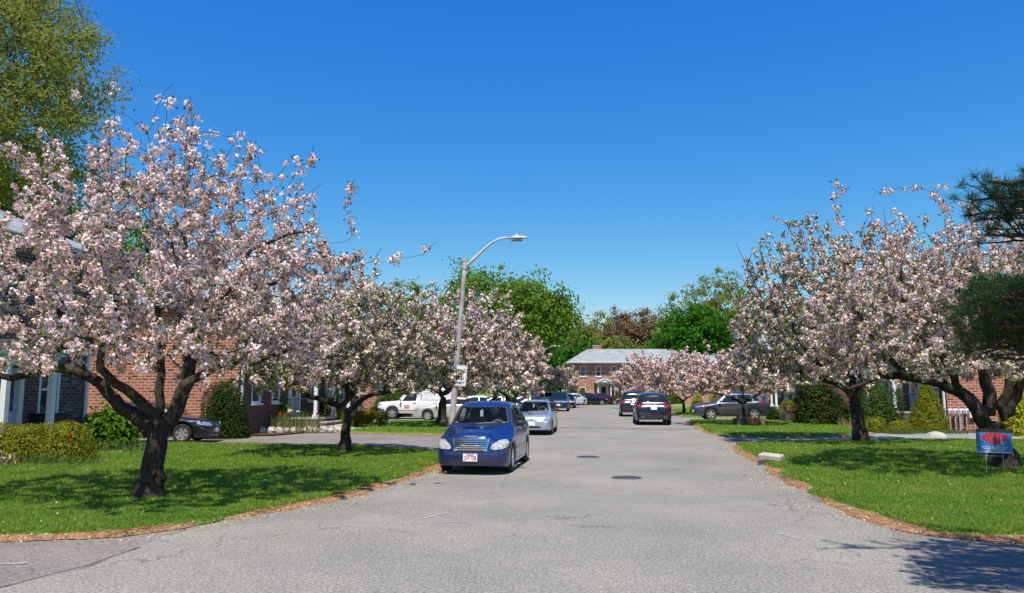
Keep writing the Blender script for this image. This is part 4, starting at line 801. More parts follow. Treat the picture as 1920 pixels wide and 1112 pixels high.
right_house('farthest right brick house with grey roof above the small cherries', (23.4, 77.5), 14, wall='orange_brick', front='dark_brick', wins=wl([3, 8.2, 11.8], 1.3), porches=[dict(x=10, w_=2.4, d=1.6)])
# facing house at the end of the street
hx0 = P(1072, 700, 101).x; x_ = lambda px: P(px, 700, 101).x - hx0
house('pinkish brick house facing the camera at the end of the street', (hx0, 101, 0), 0, 21, 9.5, 5.25, 'pink_brick', 'pink_brick',
      wins=[((x_(1087.5), x_(1098), 3.55, 4.95), 'sash'), ((x_(1117), x_(1126.5), 3.55, 4.95), 'sash'), ((x_(1147), x_(1156), 3.55, 4.95), 'sash'), ((x_(1087.5), x_(1098), .95, 2.2), 'sash'), ((11, 11.9, 3.55, 4.95), 'sash'), ((15, 15.9, 3.55, 4.95), 'sash')], porches=[dict(x=x_(1131), w_=1.9, d=1.3, ht=2.4, stoop=.3, steps=1, rail=False, door='cream_paint')], chim=[(x_(1127) , 4.9, 1.12)], hip=3.3, ridge=2.15, ov=.75, down=[(.1, -.1)], baybox=(x_(1144), x_(1164), .9, 2.25, .6), group='brick townhouses along the street')
# ------------------------------------------------------------------ vehicles
def spl(tab, x):
    """smooth interpolation of rows (x, v...)"""
    xs = [r[0] for r in tab]
    if x <= xs[0]: return tab[0][1:]
    if x >= xs[-1]: return tab[-1][1:]
    i = max(k for k in range(len(xs)) if xs[k] <= x); i = min(i, len(xs) - 2); h = xs[i + 1] - xs[i]; t = (x - xs[i]) / h; out = []
    for c in range(1, len(tab[0])):
        def sl(k):
            if k <= 0 or k >= len(xs) - 1: return 0 if False else ((tab[min(k + 1, len(xs) - 1)][c] - tab[max(k - 1, 0)][c]) / (xs[min(k + 1, len(xs) - 1)] - xs[max(k - 1, 0)]))
            a = (tab[k][c] - tab[k - 1][c]) / (xs[k] - xs[k - 1]); b_ = (tab[k + 1][c] - tab[k][c]) / (xs[k + 1] - xs[k])
            return 0 if a * b_ <= 0 else 2 * a * b_ / (a + b_)
        m0, m1 = sl(i) * h, sl(i + 1) * h; a, b_ = tab[i][c], tab[i + 1][c]
        out.append((2 * t ** 3 - 3 * t * t + 1) * a + (t ** 3 - 2 * t * t + t) * m0 + (-2 * t ** 3 + 3 * t * t) * b_ + (t ** 3 - t * t) * m1)
    return out
def inpoly(p, poly):
    c = False; j = len(poly) - 1
    for i in range(len(poly)):
        if (poly[i][1] > p[1]) != (poly[j][1] > p[1]) and p[0] < (poly[j][0] - poly[i][0]) * (p[1] - poly[i][1]) / (poly[j][1] - poly[i][1] + 1e-12) + poly[i][0]: c = not c
        j = i
    return c
def rnd(poly, k=3, r=.25):
    """round the corners of a 2d polygon (list) by cutting"""
    out = []; n = len(poly)
    for i in range(n):
        a, b_, c = [Vector(poly[(i + j) % n]) for j in (-1, 0, 1)]
        p, q = b_.lerp(a, r), b_.lerp(c, r)
        for t in range(k + 1): f = t / k; out.append(tuple((p.lerp(b_, f)).lerp(b_.lerp(q, f), f)))
    return out
class Car:
    """length along local y (front at -L/2 facing -y). st rows: (d from nose, w, belt, wtop, zrail, ztop, sag)"""
    def __init__(s, name, label, cat, paintm, L, st, wheels, wr, zsill, group, track, see=False):
        s.root = empty(name); tag(s.root, label, cat, group); s.L = L; s.paint = paintm; s.st = st; s.wr = wr; s.wy = [w_ - L / 2 for w_ in wheels]; s.track = track
        NX = 96; rows = []; R_ = wr + .055; s.zs = zsill
        ds = sorted(set([0, .01, .03, .06] + [L * i / NX for i in range(1, NX)] + [L - .06, L - .03, L - .01, L])); rows = []
        for d in ds:
            w_, belt, wt, zr, zt, sag = spl(st, d)
            zb = zsill + .04 * max(0, (.35 - d) / .35) + .05 * max(0, (d - L + .4) / .4)
            for wy in wheels:
                q = R_ ** 2 - (d - wy) ** 2
                if q > 0: zb = max(zb, wr + math.sqrt(q) - .0)
            zb = min(zb, belt - .07); h = belt - zb
            pr = [(w_ - .05, zb), (w_ - .008, zb + .05), (w_, zb + .35 * h), (w_, zb + .7 * h), (w_ - .02, belt - .03), (w_ - .045, belt), ((w_ - .045) * .5 + wt * .5, (belt + zr) / 2 - sag), (wt, zr), (wt * .88, zr + (zt - zr) * .62), (wt * .5, zt - .004), (0, zt)]
            pr = [(max(0.001, a), b_) for a, b_ in pr]; full = []
            for k in range(len(pr) - 1):
                p0 = pr[max(k - 1, 0)]; p1, p2 = pr[k], pr[k + 1]; p3 = pr[min(k + 2, len(pr) - 1)]
                for t in (0, .34, .67):
                    def cr(c): return p1[c] + (p2[c] - p1[c]) * t if k in (0, 4, 5) else .5 * (2 * p1[c] + (p2[c] - p0[c]) * t * .7 + (2 * p0[c] * .7 - 5 * p1[c] + 4 * p2[c] - p3[c] + (p1[c] - p0[c]) * 0) * 0 + 0) if False else p1[c] + (p2[c] - p1[c]) * t
                    full.append((cr(0), cr(1)))
            full.append(pr[-1]); rows.append((d - L / 2, full))
        m_ = len(rows[0][1]); V = []
        for y, full in rows:
            V += [(-a, y, b_) for a, b_ in full] + [(a, y, b_) for a, b_ in full[-2::-1]]
        n = 2 * m_ - 1; F_ = []
        for i in range(len(rows) - 1):
            for j in range(n - 1): F_.append((i * n + j, i * n + j + 1, (i + 1) * n + j + 1, (i + 1) * n + j))
        for e, flip in ((0, 0), (len(rows) - 1, 1)):
            b0 = e * n
            for j in range(m_ - 1):
                f = (b0 + j, b0 + j + 1, b0 + n - 2 - j, b0 + n - 1 - j) if j < m_ - 2 else (b0 + j, b0 + j + 1, b0 + j + 2)
                F_.append(f[::-1] if not flip else f)
        # light smoothing of the section facets
        V = np.array(V).reshape(len(rows), n, 3)
        for _ in range(2):
            W = V.copy(); W[:, 1:-1, 0] = V[:, 1:-1, 0] * .5 + (V[:, :-2, 0] + V[:, 2:, 0]) * .25; W[:, 1:-1, 2] = V[:, 1:-1, 2] * .5 + (V[:, :-2, 2] + V[:, 2:, 2]) * .25; V = W
        s.V = [tuple(p) for p in V.reshape(-1, 3)]; s.F = F_; s.bvh = BVHTree.FromPolygons(s.V, F_); s.cut = []; s.see = see
    def ray(s, a, b_, ax):
        if ax == 'front': o, d = Vector((a, -6, b_)), Vector((0, 1, 0))
        elif ax == 'rear': o, d = Vector((a, 6, b_)), Vector((0, -1, 0))
        elif ax == 'left': o, d = Vector((-4, a, b_)), Vector((1, 0, 0))
        elif ax == 'right': o, d = Vector((4, a, b_)), Vector((-1, 0, 0))
        else: o, d = Vector((a, b_, 5)), Vector((0, 0, -1))
        h = s.bvh.ray_cast(o, d)
        return (h[0], h[1] if h[1].dot(d) < 0 else -h[1]) if h[0] else (None, None)
    def patch(s, name, poly, ax, mat, off=.008, parent=None, step=.07, skirt=.03, hole=None):
        poly = [tuple(p) for p in poly]; P2 = lin_poly([Vector(p) for p in poly], step)
        if area(P2) < 0: P2 = P2[::-1]
        n0 = len(P2); loops = [list(range(n0))]; pts = list(P2); holes = []
        if hole:
            H2 = lin_poly([Vector(p) for p in hole], step); 
            if area(H2) < 0: H2 = H2[::-1]
            pts += H2; holes = list(range(n0, n0 + len(H2)))
        xs = [p.x for p in P2]; ys = [p.y for p in P2]; a = min(xs) + step * .5
        while a < max(xs):
            b_ = min(ys) + step * .5
            while b_ < max(ys):
                if inpoly((a, b_), poly) and min((Vector((a, b_)) - q).length for q in P2) > step * .35: pts.append(Vector((a, b_)))
                b_ += step
            a += step
        vs, es, fs, ov, *_ = delaunay_2d_cdt(pts, [], loops + ([holes] if hole else []), 1, 1e-6)
        fs = [f for f in fs if not (hole and inpoly(tuple(sum((vs[i] for i in f), Vector((0, 0))) / len(f)), hole))]
        V3 = []; N3 = []; last = None
        for v in vs:
            co, no = s.ray(v.x, v.y, ax)
            if co is None:
                c2 = sum((q for q in P2), Vector((0, 0))) / n0
                for t in (.03, .08, .15, .3, .5, .8):
                    q = v.lerp(c2, t); co, no = s.ray(q.x, q.y, ax)
                    if co is not None: break
            if co is None: co = last[0].copy() if last else Vector((0, 0, 0)); no = last[1] if last else Vector((0, 0, 1))
            last = (co, no); V3.append(co + no * off); N3.append(no)
        mb = MB(); flip = ax in ('rear', 'left', ) ; F2 = [tuple(f[::-1]) if flip else tuple(f) for f in fs]
        if skirt:
            from collections import Counter
            E = Counter()
            for f in F2:
                for i in range(len(f)): E[tuple(sorted((f[i], f[(i + 1) % len(f)])))] += 1
            nv = len(V3); mp = {}; 
            for e, c in E.items():
                if c == 1:
                    for q in e:
                        if q not in mp: mp[q] = len(V3); V3.append(V3[q] - N3[q] * (off + skirt))
                    F2.append((e[0], e[1], mp[e[1]], mp[e[0]]))
        mb.add(V3, F2); return mb.build(name, mat, parent or s.root, smooth=(skirt == 0))
    def glass(s, name, poly, ax, mat=None, mirror=False, frame=.05):
        mat = mat or ('car_glass' if s.see else 'tinted_glass')
        for sx in ((1, -1) if mirror else (1,)):
            pl = poly if ax in ('left', 'right') else [(p[0] * sx, p[1]) for p in poly]
            axs = ax if not mirror or ax not in ('left', 'right') else ('right' if sx > 0 else 'left')
            g = s.patch(name, pl, axs, mat, .007, skirt=0)
            if s.see:
                s.cut.append((pl, axs)); c = sum((Vector(p) for p in pl), Vector((0, 0))) / len(pl); inn = []
                for p in pl: v = Vector(p) - c; inn.append(tuple(c + v * (1 - frame / max(.12, v.length))))
                s.patch('window_seal', pl, axs, 'dark_trim', .010, g, skirt=.012, hole=inn)
            else: pass
    def finish(s, interior=True, rim_spokes=5, rim='alloy', cap=False, rmul=.66):
        V = np.array(s.V); keep = []
        for f in s.F:
            c = V[list(f)].mean(0); q = V[list(f)]; dele = False
            for pl, ax in s.cut:
                if ax in ('front', 'rear'):
                    ok = (c[1] < 0) == (ax == 'front') and c[2] > .8; pr = q[:, [0, 2]]
                else: ok = (c[0] > 0) == (ax == 'right'); pr = q[:, [1, 2]]
                if ok and sum(inpoly(tuple(p), pl) for p in pr) == len(pr): dele = True; break
            if not dele: keep.append(f)
        b_ = MB().add(s.V, keep); s.body = b_.build('body', s.paint, s.root, smooth=True)
        w0 = s.track; u = MB(); L = s.L
        u.box((0, 0, s.zs + .22), (2 * w0 - .42, L - .5, .36)); u.box((0, 0, .55), (2 * w0 - .5, abs(s.wy[1] - s.wy[0]) + .9, .3)); u.build('underbody', 'dark_trim', s.root)
        for wy in s.wy:
            a = MB()
            for sx in (-1, 1):
                th = [math.pi * k / 14 for k in range(15)]; Rr = s.wr + .05; x0, x1 = sx * (w0 - .04), sx * (w0 - .30)
                a.add([(x0, wy + Rr * math.cos(t), s.wr + Rr * math.sin(t)) for t in th] + [(x1, wy + Rr * math.cos(t), s.wr + Rr * math.sin(t)) for t in th] , [(i, i + 1, 16 + i, 15 + i) for i in range(14)])
                a.add([(x1, wy + Rr * math.cos(t), s.wr + Rr * math.sin(t)) for t in th], [tuple(range(15))])
            a.build('wheel_arch', 'dark_trim', s.root)
            for sx in (-1, 1): s.wheel(sx, wy, rim_spokes, rim, cap, rmul)
        if s.see and interior: s.interior()
    def wheel(s, sx, wy, spokes, rim, cap, rmul):
        r = s.wr; w_ = .205; cx = sx * (s.track - w_ / 2 - .01); n = 40; rr_ = r * rmul
        prof = [(rr_, w_ / 2 - .012), (rr_ + .01, w_ / 2), (r - .03, w_ / 2), (r - .006, w_ / 2 - .022), (r, w_ / 2 - .05), (r, -w_ / 2 + .05), (r - .03, -w_ / 2), (rr_, -w_ / 2)]
        mb = MB(); vs = [(sx * b_, a * math.cos(2 * math.pi * j / n), a * math.sin(2 * math.pi * j / n)) for a, b_ in prof for j in range(n)]
        mb.add(vs, [(i * n + j, i * n + (j + 1) % n, (i + 1) * n + (j + 1) % n, (i + 1) * n + j) for i in range(len(prof) - 1) for j in range(n)])
        o = mb.build('wheel', 'tyre', s.root, smooth=True); o.location = (cx, wy, r)
        m2 = MB(); f = w_ / 2 - .015; prof = [(rr_ + .004, f), (rr_ - .018, f + .006), (rr_ - .03, f - .02), (rr_ - .03, -.02)]
        vs = [(sx * b_, a * math.cos(2 * math.pi * j / n), a * math.sin(2 * math.pi * j / n)) for a, b_ in prof for j in range(n)]
        m2.add(vs, [(i * n + j, i * n + (j + 1) % n, (i + 1) * n + (j + 1) % n, (i + 1) * n + j) for i in range(len(prof) - 1) for j in range(n)])
        for k in range(spokes):
            a = 2 * math.pi * k / spokes + .3; ca, sa = math.cos(a), math.sin(a); ww = (.052 if cap else .045) * rr_ / .2
            p = [(.02, -ww * .8), (rr_ - .02, -ww), (rr_ - .02, ww), (.02, ww * .8)]
            F0 = [(sx * (f - (.004 if q[0] > .1 else -.006)), q[0] * ca - q[1] * sa, q[0] * sa + q[1] * ca) for q in p]; B0 = [(sx * (f - .05), v[1], v[2]) for v in F0]
            m2.add(F0 + B0, [(0, 1, 2, 3), (7, 6, 5, 4), (0, 4, 5, 1), (1, 5, 6, 2), (2, 6, 7, 3), (3, 7, 4, 0)])
        hub = [(sx * (f + .008), .05 * math.cos(2 * math.pi * j / 16), .05 * math.sin(2 * math.pi * j / 16)) for j in range(16)]; hb = [(sx * (f - .05), v[1] * 1.3, v[2] * 1.3) for v in hub]
        m2.add(hub + hb, [tuple(range(16))] + [(j, (j + 1) % 16, 16 + (j + 1) % 16, 16 + j) for j in range(16)]); m2.build('rim', rim, o)
        dk = [(sx * (f - .06), rr_ * .98 * math.cos(2 * math.pi * j / 24), rr_ * .98 * math.sin(2 * math.pi * j / 24)) for j in range(24)]; MB().add(dk, [tuple(range(24))]).build('brake_disc', 'dark_trim', o)
    def interior(s):
        w0 = s.track - .14; zb = .62; L = s.L; q = MB(); q.box((0, .2, .55), (2 * w0 - .1, L * .6, .06)); yd = s.dash; q.box((0, yd, .86), (2 * w0, .35, .18), bev=.05); q.build('dashboard', 'interior', s.root)
        for sx in (-1, 1):
            for yy in (yd + .95, yd + 1.85):
                q = MB(); q.box((sx * w0 * .47, yy, .68), (.5, .5, .2), bev=.06); q.box((sx * w0 * .47, yy + .28, .98), (.48, .14, .6), bev=.05); q.box((sx * w0 * .47, yy + .30, 1.34), (.26, .1, .17), bev=.04); q.build('car_seat', 'seat_grey', s.root)
        th = [2 * math.pi * k / 24 for k in range(25)]; cx = w0 * .47; q = MB(); q.tube([(cx + .18 * math.cos(t), yd + .27 + .07 * math.sin(t), .98 + .17 * math.sin(t)) for t in th], .014, 6, caps=False)
        q.tube([(cx - .17, yd + .27, .98), (cx + .17, yd + .27, .98)], .018, 6); q.tube([(cx, yd + .27, .97), (cx, yd, .9)], .025, 6); q.build('steering_wheel', 'interior_grey', s.root)
    def mirrors(s, y, z, w_, mat=None):
        for sx in (-1, 1):
            q = MB(); q.tube([(sx * (w_ - .06), y + .02, z - .03), (sx * (w_ + .06), y, z - .01)], .022, 6); q.box((sx * (w_ + .13), y, z + .03), (.17, .11, .13), bev=.035); m_ = q.build('side_mirror', mat or s.paint, s.root)
            MB().box((sx * (w_ + .13), y + .058, z + .03), (.13, .006, .09)).build('mirror_glass', 'chrome', m_)
    def seam(s, pts, ax, wd=.012, name='door_seam'):
        pl = [Vector(p) for p in pts]; Lf = []; Rt = []
        for i, p in enumerate(pl):
            t = (pl[min(i + 1, len(pl) - 1)] - pl[max(i - 1, 0)]).normalized(); nn = Vector((-t.y, t.x)) * wd / 2; Lf.append(tuple(p + nn)); Rt.append(tuple(p - nn))
        for a in (('left', 'right') if ax == 'side' else (ax,)): s.patch(name, Lf + Rt[::-1], a, 'dark_trim', .003, step=.1, skirt=0)
    def plate(s, z, ax, w_=.30, h=.15, text=None, mat='plate_white', x=0, off=.02):
        p = s.patch('license_plate', [(x - w_ / 2, z - h / 2), (x + w_ / 2, z - h / 2), (x + w_ / 2, z + h / 2), (x - w_ / 2, z + h / 2)], ax, mat, off, skirt=.02, step=.3)
        if text:
            cu = bpy.data.curves.new('lettering', 'FONT'); cu.body = text; cu.size = h * .80; cu.align_x = 'CENTER'; cu.align_y = 'CENTER'; cu.extrude = .002; cu.offset = .0008
            t = bpy.data.objects.new('tmp', cu); COL.objects.link(t); me = bpy.data.meshes.new_from_object(t.evaluated_get(bpy.context.evaluated_depsgraph_get())); bpy.data.objects.remove(t)
            me.materials.clear(); me.materials.append(MATS['plate_red']); o = link('lettering', me, p); xs_ = [v.co.x for v in me.vertices]; o.scale = (w_ * .84 / (max(xs_) - min(xs_)), 1, 1); co, no = s.ray(x, z, ax); o.location = co + no * (off + .006); o.rotation_euler = (math.pi / 2, 0, 0 if ax == 'front' else math.pi)
            o.location.z = z - .012; MB().box((x, o.location.y, z + h * .40), (w_ * .5, .004, h * .07)).build('state_strip', 'plate_red', p)
        return p
    def place(s, x, y, rz): s.root.location = (x, y, 0.004); s.root.rotation_euler = (0, 0, rz); return s.root
def mir(poly): return [(-a, b_) for a, b_ in poly]
CG = 'cars parked along the street'
# --- blue retro hatchback (tall rounded body, separate front fenders, barred grille)
c = Car('parked_car', 'blue retro hatchback with a chrome barred grille, nearest car on the road', 'car', 'blue_paint', 4.28, [
    # d, w, belt, wtop, zrail, ztop, sag
    (0, .46, .50, .26, .62, .66, 0), (.03, .58, .56, .30, .70, .76, .0), (.08, .68, .60, .35, .80, .85, .005), (.18, .77, .66, .40, .875, .915, .02), (.35, .825, .735, .43, .905, .955, .045), (.60, .85, .80, .49, .945, 1.00, .05), (.85, .855, .86, .57, .985, 1.03, .03), (1.05, .855, .92, .66, 1.02, 1.055, .01), (1.15, .855, .945, .70, 1.06, 1.10, 0),
    (1.40, .852, .97, .67, 1.24, 1.29, 0), (1.75, .85, .985, .63, 1.47, 1.53, 0), (2.05, .85, .99, .62, 1.52, 1.60, -.01), (2.7, .85, 1.0, .61, 1.52, 1.61, -.01), (3.4, .85, 1.02, .59, 1.47, 1.56, -.01), (3.75, .84, 1.03, .57, 1.40, 1.49, 0), (4.0, .82, 1.02, .56, 1.22, 1.28, 0), (4.15, .79, .98, .58, 1.05, 1.09, 0), (4.24, .72, .88, .56, .93, .96, 0), (4.28, .60, .60, .50, .70, .74, 0)],
    (.86, 3.47), .325, .165, CG, .85, see=True)
c.dash = -2.14 + 1.38
c.glass('windshield', rnd([(-.70, 1.075), (.70, 1.075), (.59, 1.475), (-.59, 1.475)], r=.12), 'front')
c.glass('rear_window', rnd([(-.56, 1.10), (.56, 1.10), (.50, 1.42), (-.50, 1.42)], r=.15), 'rear')
c.glass('side_window', rnd([(-.80, 1.03), (-.13, 1.045), (-.10, 1.45), (-.37, 1.43)], r=.1), 'right', mirror=True, frame=.04)
c.glass('side_window', rnd([(-.05, 1.045), (.78, 1.06), (.82, 1.42), (-.03, 1.455)], r=.08), 'right', mirror=True, frame=.04)
c.glass('side_window', rnd([(.86, 1.06), (1.45, 1.09), (1.28, 1.33), (.90, 1.41)], r=.12), 'right', mirror=True, frame=.04)
for sx in (1, -1):
    hl = [(.43, .585), (.52, .55), (.70, .565), (.80, .62), (.82, .70), (.76, .76), (.62, .75), (.50, .68)]
    hl = hl if sx > 0 else mir(hl); h = c.patch('headlight', rnd(hl, r=.3), 'front', 'headlight_glass', .016, step=.04)
    il = [(.54, .235), (.69, .25), (.70, .345), (.56, .335)]; c.patch('air_intake', rnd(il if sx > 0 else mir(il), r=.25), 'front', 'dark_trim', .004, skirt=0, step=.05)
gr = c.patch('grille', rnd([(-.345, .525), (.345, .525), (.40, .80), (-.40, .80)], r=.12), 'front', 'dark_trim', .006, step=.05)
for k in range(6):
    z = .545 + k * .045; w_ = .335 + k * .0115; c.patch('grille_bar', [(-w_, z), (w_, z), (w_, z + .022), (-w_, z + .022)], 'front', 'chrome', .016, gr, step=.06)
for sx in (-1, 1): c.patch('grille_bar', [(sx * .335, .525), (sx * .37, .525), (sx * .43, .80), (sx * .395, .80)], 'front', 'chrome', .018, gr, step=.06)
c.patch('lower_intake', rnd([(-.50, .225), (.50, .225), (.48, .335), (-.48, .335)], r=.15), 'front', 'dark_trim', .005, skirt=0, step=.06)
c.patch('bumper_crease', [(-.66, .485), (.66, .485), (.66, .50), (-.66, .50)], 'front', 'navy_paint', .003, skirt=0, step=.06)
em = MB(); co, no = c.ray(0, .835, 'front'); em.box((co.x, co.y - .012, .84), (.09, .02, .04), bev=.008)
for sx in (-1, 1): em.prism([(sx * .04, .825), (sx * .17, .847), (sx * .165, .859), (sx * .04, .858)], 'y', co.y - .02, co.y - .004 + .02)
em.build('winged_emblem', 'chrome', c.root)
c.plate(.385, 'front', .32, .165, '2VY 738', off=.03)
c.seam([(-.84, .42), (-.86, .98)], 'side'); c.seam([(-.09, .26), (-.09, 1.03)], 'side'); c.seam([(.84, .95), (.82, .62), (.72, .4)], 'side'); c.seam([(-.84, .42), (-.72, .27), (.70, .27)], 'side'); c.seam([(-.60, .985), (-.45, 1.03), (0, 1.045), (.45, 1.03), (.60, .985)], 'front', .012, 'hood_seam')
for y_ in (-.28, .60):
    for sx in (-1, 1): q = MB(); co, no = c.ray(y_, .93, 'right' if sx > 0 else 'left'); q.box((co.x + sx * .02, y_, .93), (.04, .17, .035), bev=.012); q.build('door_handle', 'blue_paint', c.root)
for sx in (-1, 1): c.patch('side_moulding', [(-.80, .50), (.78, .50), (.78, .55), (-.80, .55)], 'right' if sx > 0 else 'left', 'navy_paint', .012)
c.mirrors(-.80, 1.06, .82, 'black_plastic'); 
q = MB(); q.box((0, -.50, 1.425), (.24, .03, .07), bev=.012); q.build('rear_view_mirror', 'interior', c.root); q = MB(); q.box((-.045, -.56, 1.31), (.075, .008, .15), bev=.003); q.tube([(-.045, -.56, 1.38), (-.03, -.52, 1.42)], .004, 4); q.build('hanging_permit', 'paper_white', c.root)
q = MB(); q.box((.56, -.86, 1.10), (.10, .004, .05)); q.box((-.60, -.87, 1.10), (.06, .004, .05)); q.build('windshield_sticker', 'paper_white', c.root)
for sx in (-1, 1): q = MB(); q.tube([(sx * .05 - .05, -1.03, 1.09), (sx * .05 + .5, -.93, 1.125)], .008, 5); q.build('wiper', 'black_plastic', c.root)
for sx in (1, -1): tl = [(.55, .62), (.70, .62), (.72, .95), (.60, .95)]; c.patch('taillight', rnd(tl if sx > 0 else mir(tl)), 'rear', 'brake_red', .01, step=.06)
c.finish(rim_spokes=7, rim='alloy', cap=True, rmul=.66)
pf = G(884, 886); c.place(pf.x - .02, 19.55, -R(8.5)); blue = c
c.root.location.x = P(883, 800, 17.6).x + math.sin(R(8.5)) * 2.14
# --- silver hatchback behind
def sedan_st(L, W, hood, belt, roof, k=(.95, 1.75, 2.15, 3.05, 3.75), tail=None, wt=.56, nose=.5):
    h = W; tail = tail or hood + .1
    return [(0, h * .60, nose * .95, h * .45, nose + .06, nose + .1, 0), (.04, h * .76, nose + .03, h * .55, nose + .11, nose + .14, 0), (.14, h * .88, nose + .12, h * .66, hood - .13, hood - .10, 0), (.35, h * .95, hood - .11, h * .74, hood - .04, hood - .02, 0), (k[0] * .75, h * .985, hood - .05, h * .80, hood + .02, hood + .05, 0), (k[0], h, hood + .0, h * .84, hood + .07, hood + .10, 0),
            (k[0] + (k[1] - k[0]) * .45, h, belt - .04, h * .77, (hood + roof) / 2 + .03, (hood + roof) / 2 + .09, 0), (k[1], h, belt - .02, wt + .03, roof - .11, roof - .04, 0), (k[2], h, belt, wt, roof - .08, roof, 0), ((k[2] + k[3]) / 2, h, belt + .01, wt, roof - .08, roof, 0), (k[3], h, belt + .03, wt - .02, roof - .13, roof - .05, 0), (k[4], h * .985, belt + .03, h * .72, tail, tail + .04, 0), (L - .30, h * .96, tail - .05, h * .74, tail - .0, tail + .03, 0), (L - .08, h * .90, tail - .13, h * .70, tail - .05, tail - .02, 0), (L - .02, h * .82, .66, h * .66, .74, .76, 0), (L, h * .70, .55, h * .55, .60, .63, 0)]
c = Car('parked_car', 'silver hatchback with petals on its hood, parked right behind the blue one', 'car', 'silver_paint', 4.2, sedan_st(4.2, .85, .86, .92, 1.44, (1.0, 1.85, 2.2, 3.4, 4.05), tail=.98), (.82, 3.42), .31, .19, CG, .85, see=True); c.dash = -2.1 + 1.25
c.glass('windshield', rnd([(-.68, .965), (.68, .965), (.55, 1.35), (-.55, 1.35)], r=.12), 'front'); c.glass('rear_window', rnd([(-.6, 1.08), (.6, 1.08), (.5, 1.32), (-.5, 1.32)]), 'rear')
c.glass('side_window', rnd([(-.85, .97), (.1, .985), (.1, 1.32), (-.3, 1.30)], r=.1), 'right', mirror=True, frame=.04); c.glass('side_window', rnd([(.17, .985), (1.35, 1.02), (1.1, 1.25), (.17, 1.33)], r=.1), 'right', mirror=True, frame=.04)
for sx in (1, -1): hl = [(.46, .60), (.72, .60), (.79, .70), (.74, .78), (.58, .74)]; c.patch('headlight', rnd(hl if sx > 0 else mir(hl)), 'front', 'clear_headlight', .014, step=.05)
c.patch('grille', rnd([(-.34, .60), (.34, .60), (.37, .66), (-.37, .66)]), 'front', 'dark_trim', .006, step=.05); c.patch('lower_intake', rnd([(-.42, .29), (.42, .29), (.38, .37), (-.38, .37)]), 'front', 'dark_trim', .005, step=.06, skirt=0); c.patch('badge', rnd([(-.05, .67), (.05, .67), (.05, .71), (-.05, .71)]), 'front', 'chrome', .015)
c.plate(.47, 'front', .31, .14, None); c.mirrors(-.75, 1.0, .82, 'black_plastic'); c.seam([(-.85, .3), (-.88, .95)], 'side'); c.seam([(.13, .25), (.13, .98)], 'side')
q = MB(); q.box((.0, -.5, 1.30), (.22, .03, .06), bev=.01); q.build('rear_view_mirror', 'interior', c.root); q = MB(); q.box((-.04, -.55, 1.19), (.07, .008, .15)); q.build('hanging_permit', 'paper_white', c.root); q = MB(); q.box((.52, -.85, 1.02), (.11, .004, .06)); q.build('windshield_sticker', 'paper_white', c.root)
rg = np.random.default_rng(5); pts = []
for k in range(16):
    h = c.ray(rg.uniform(-.55, .1), rg.uniform(-1.7, -1.15), 'top')[0]; pts.append(h + Vector((0, 0, .012)))
pc = np.repeat(np.array(pts), 5, 0) + rg.normal(0, .03, (80, 3)) * np.array([1, 1, .1]); np_mesh('leaf_scraps', leaf_quads(pc, np.tile([0, -.2, 1.], (80, 1)), .06, .7, rg, .3), 4, 'hedge_leaf', c.root)
c.finish(rim_spokes=6, cap=True); c.place(P(1001, 800, 32.3).x + .15, 34.4, -R(7))
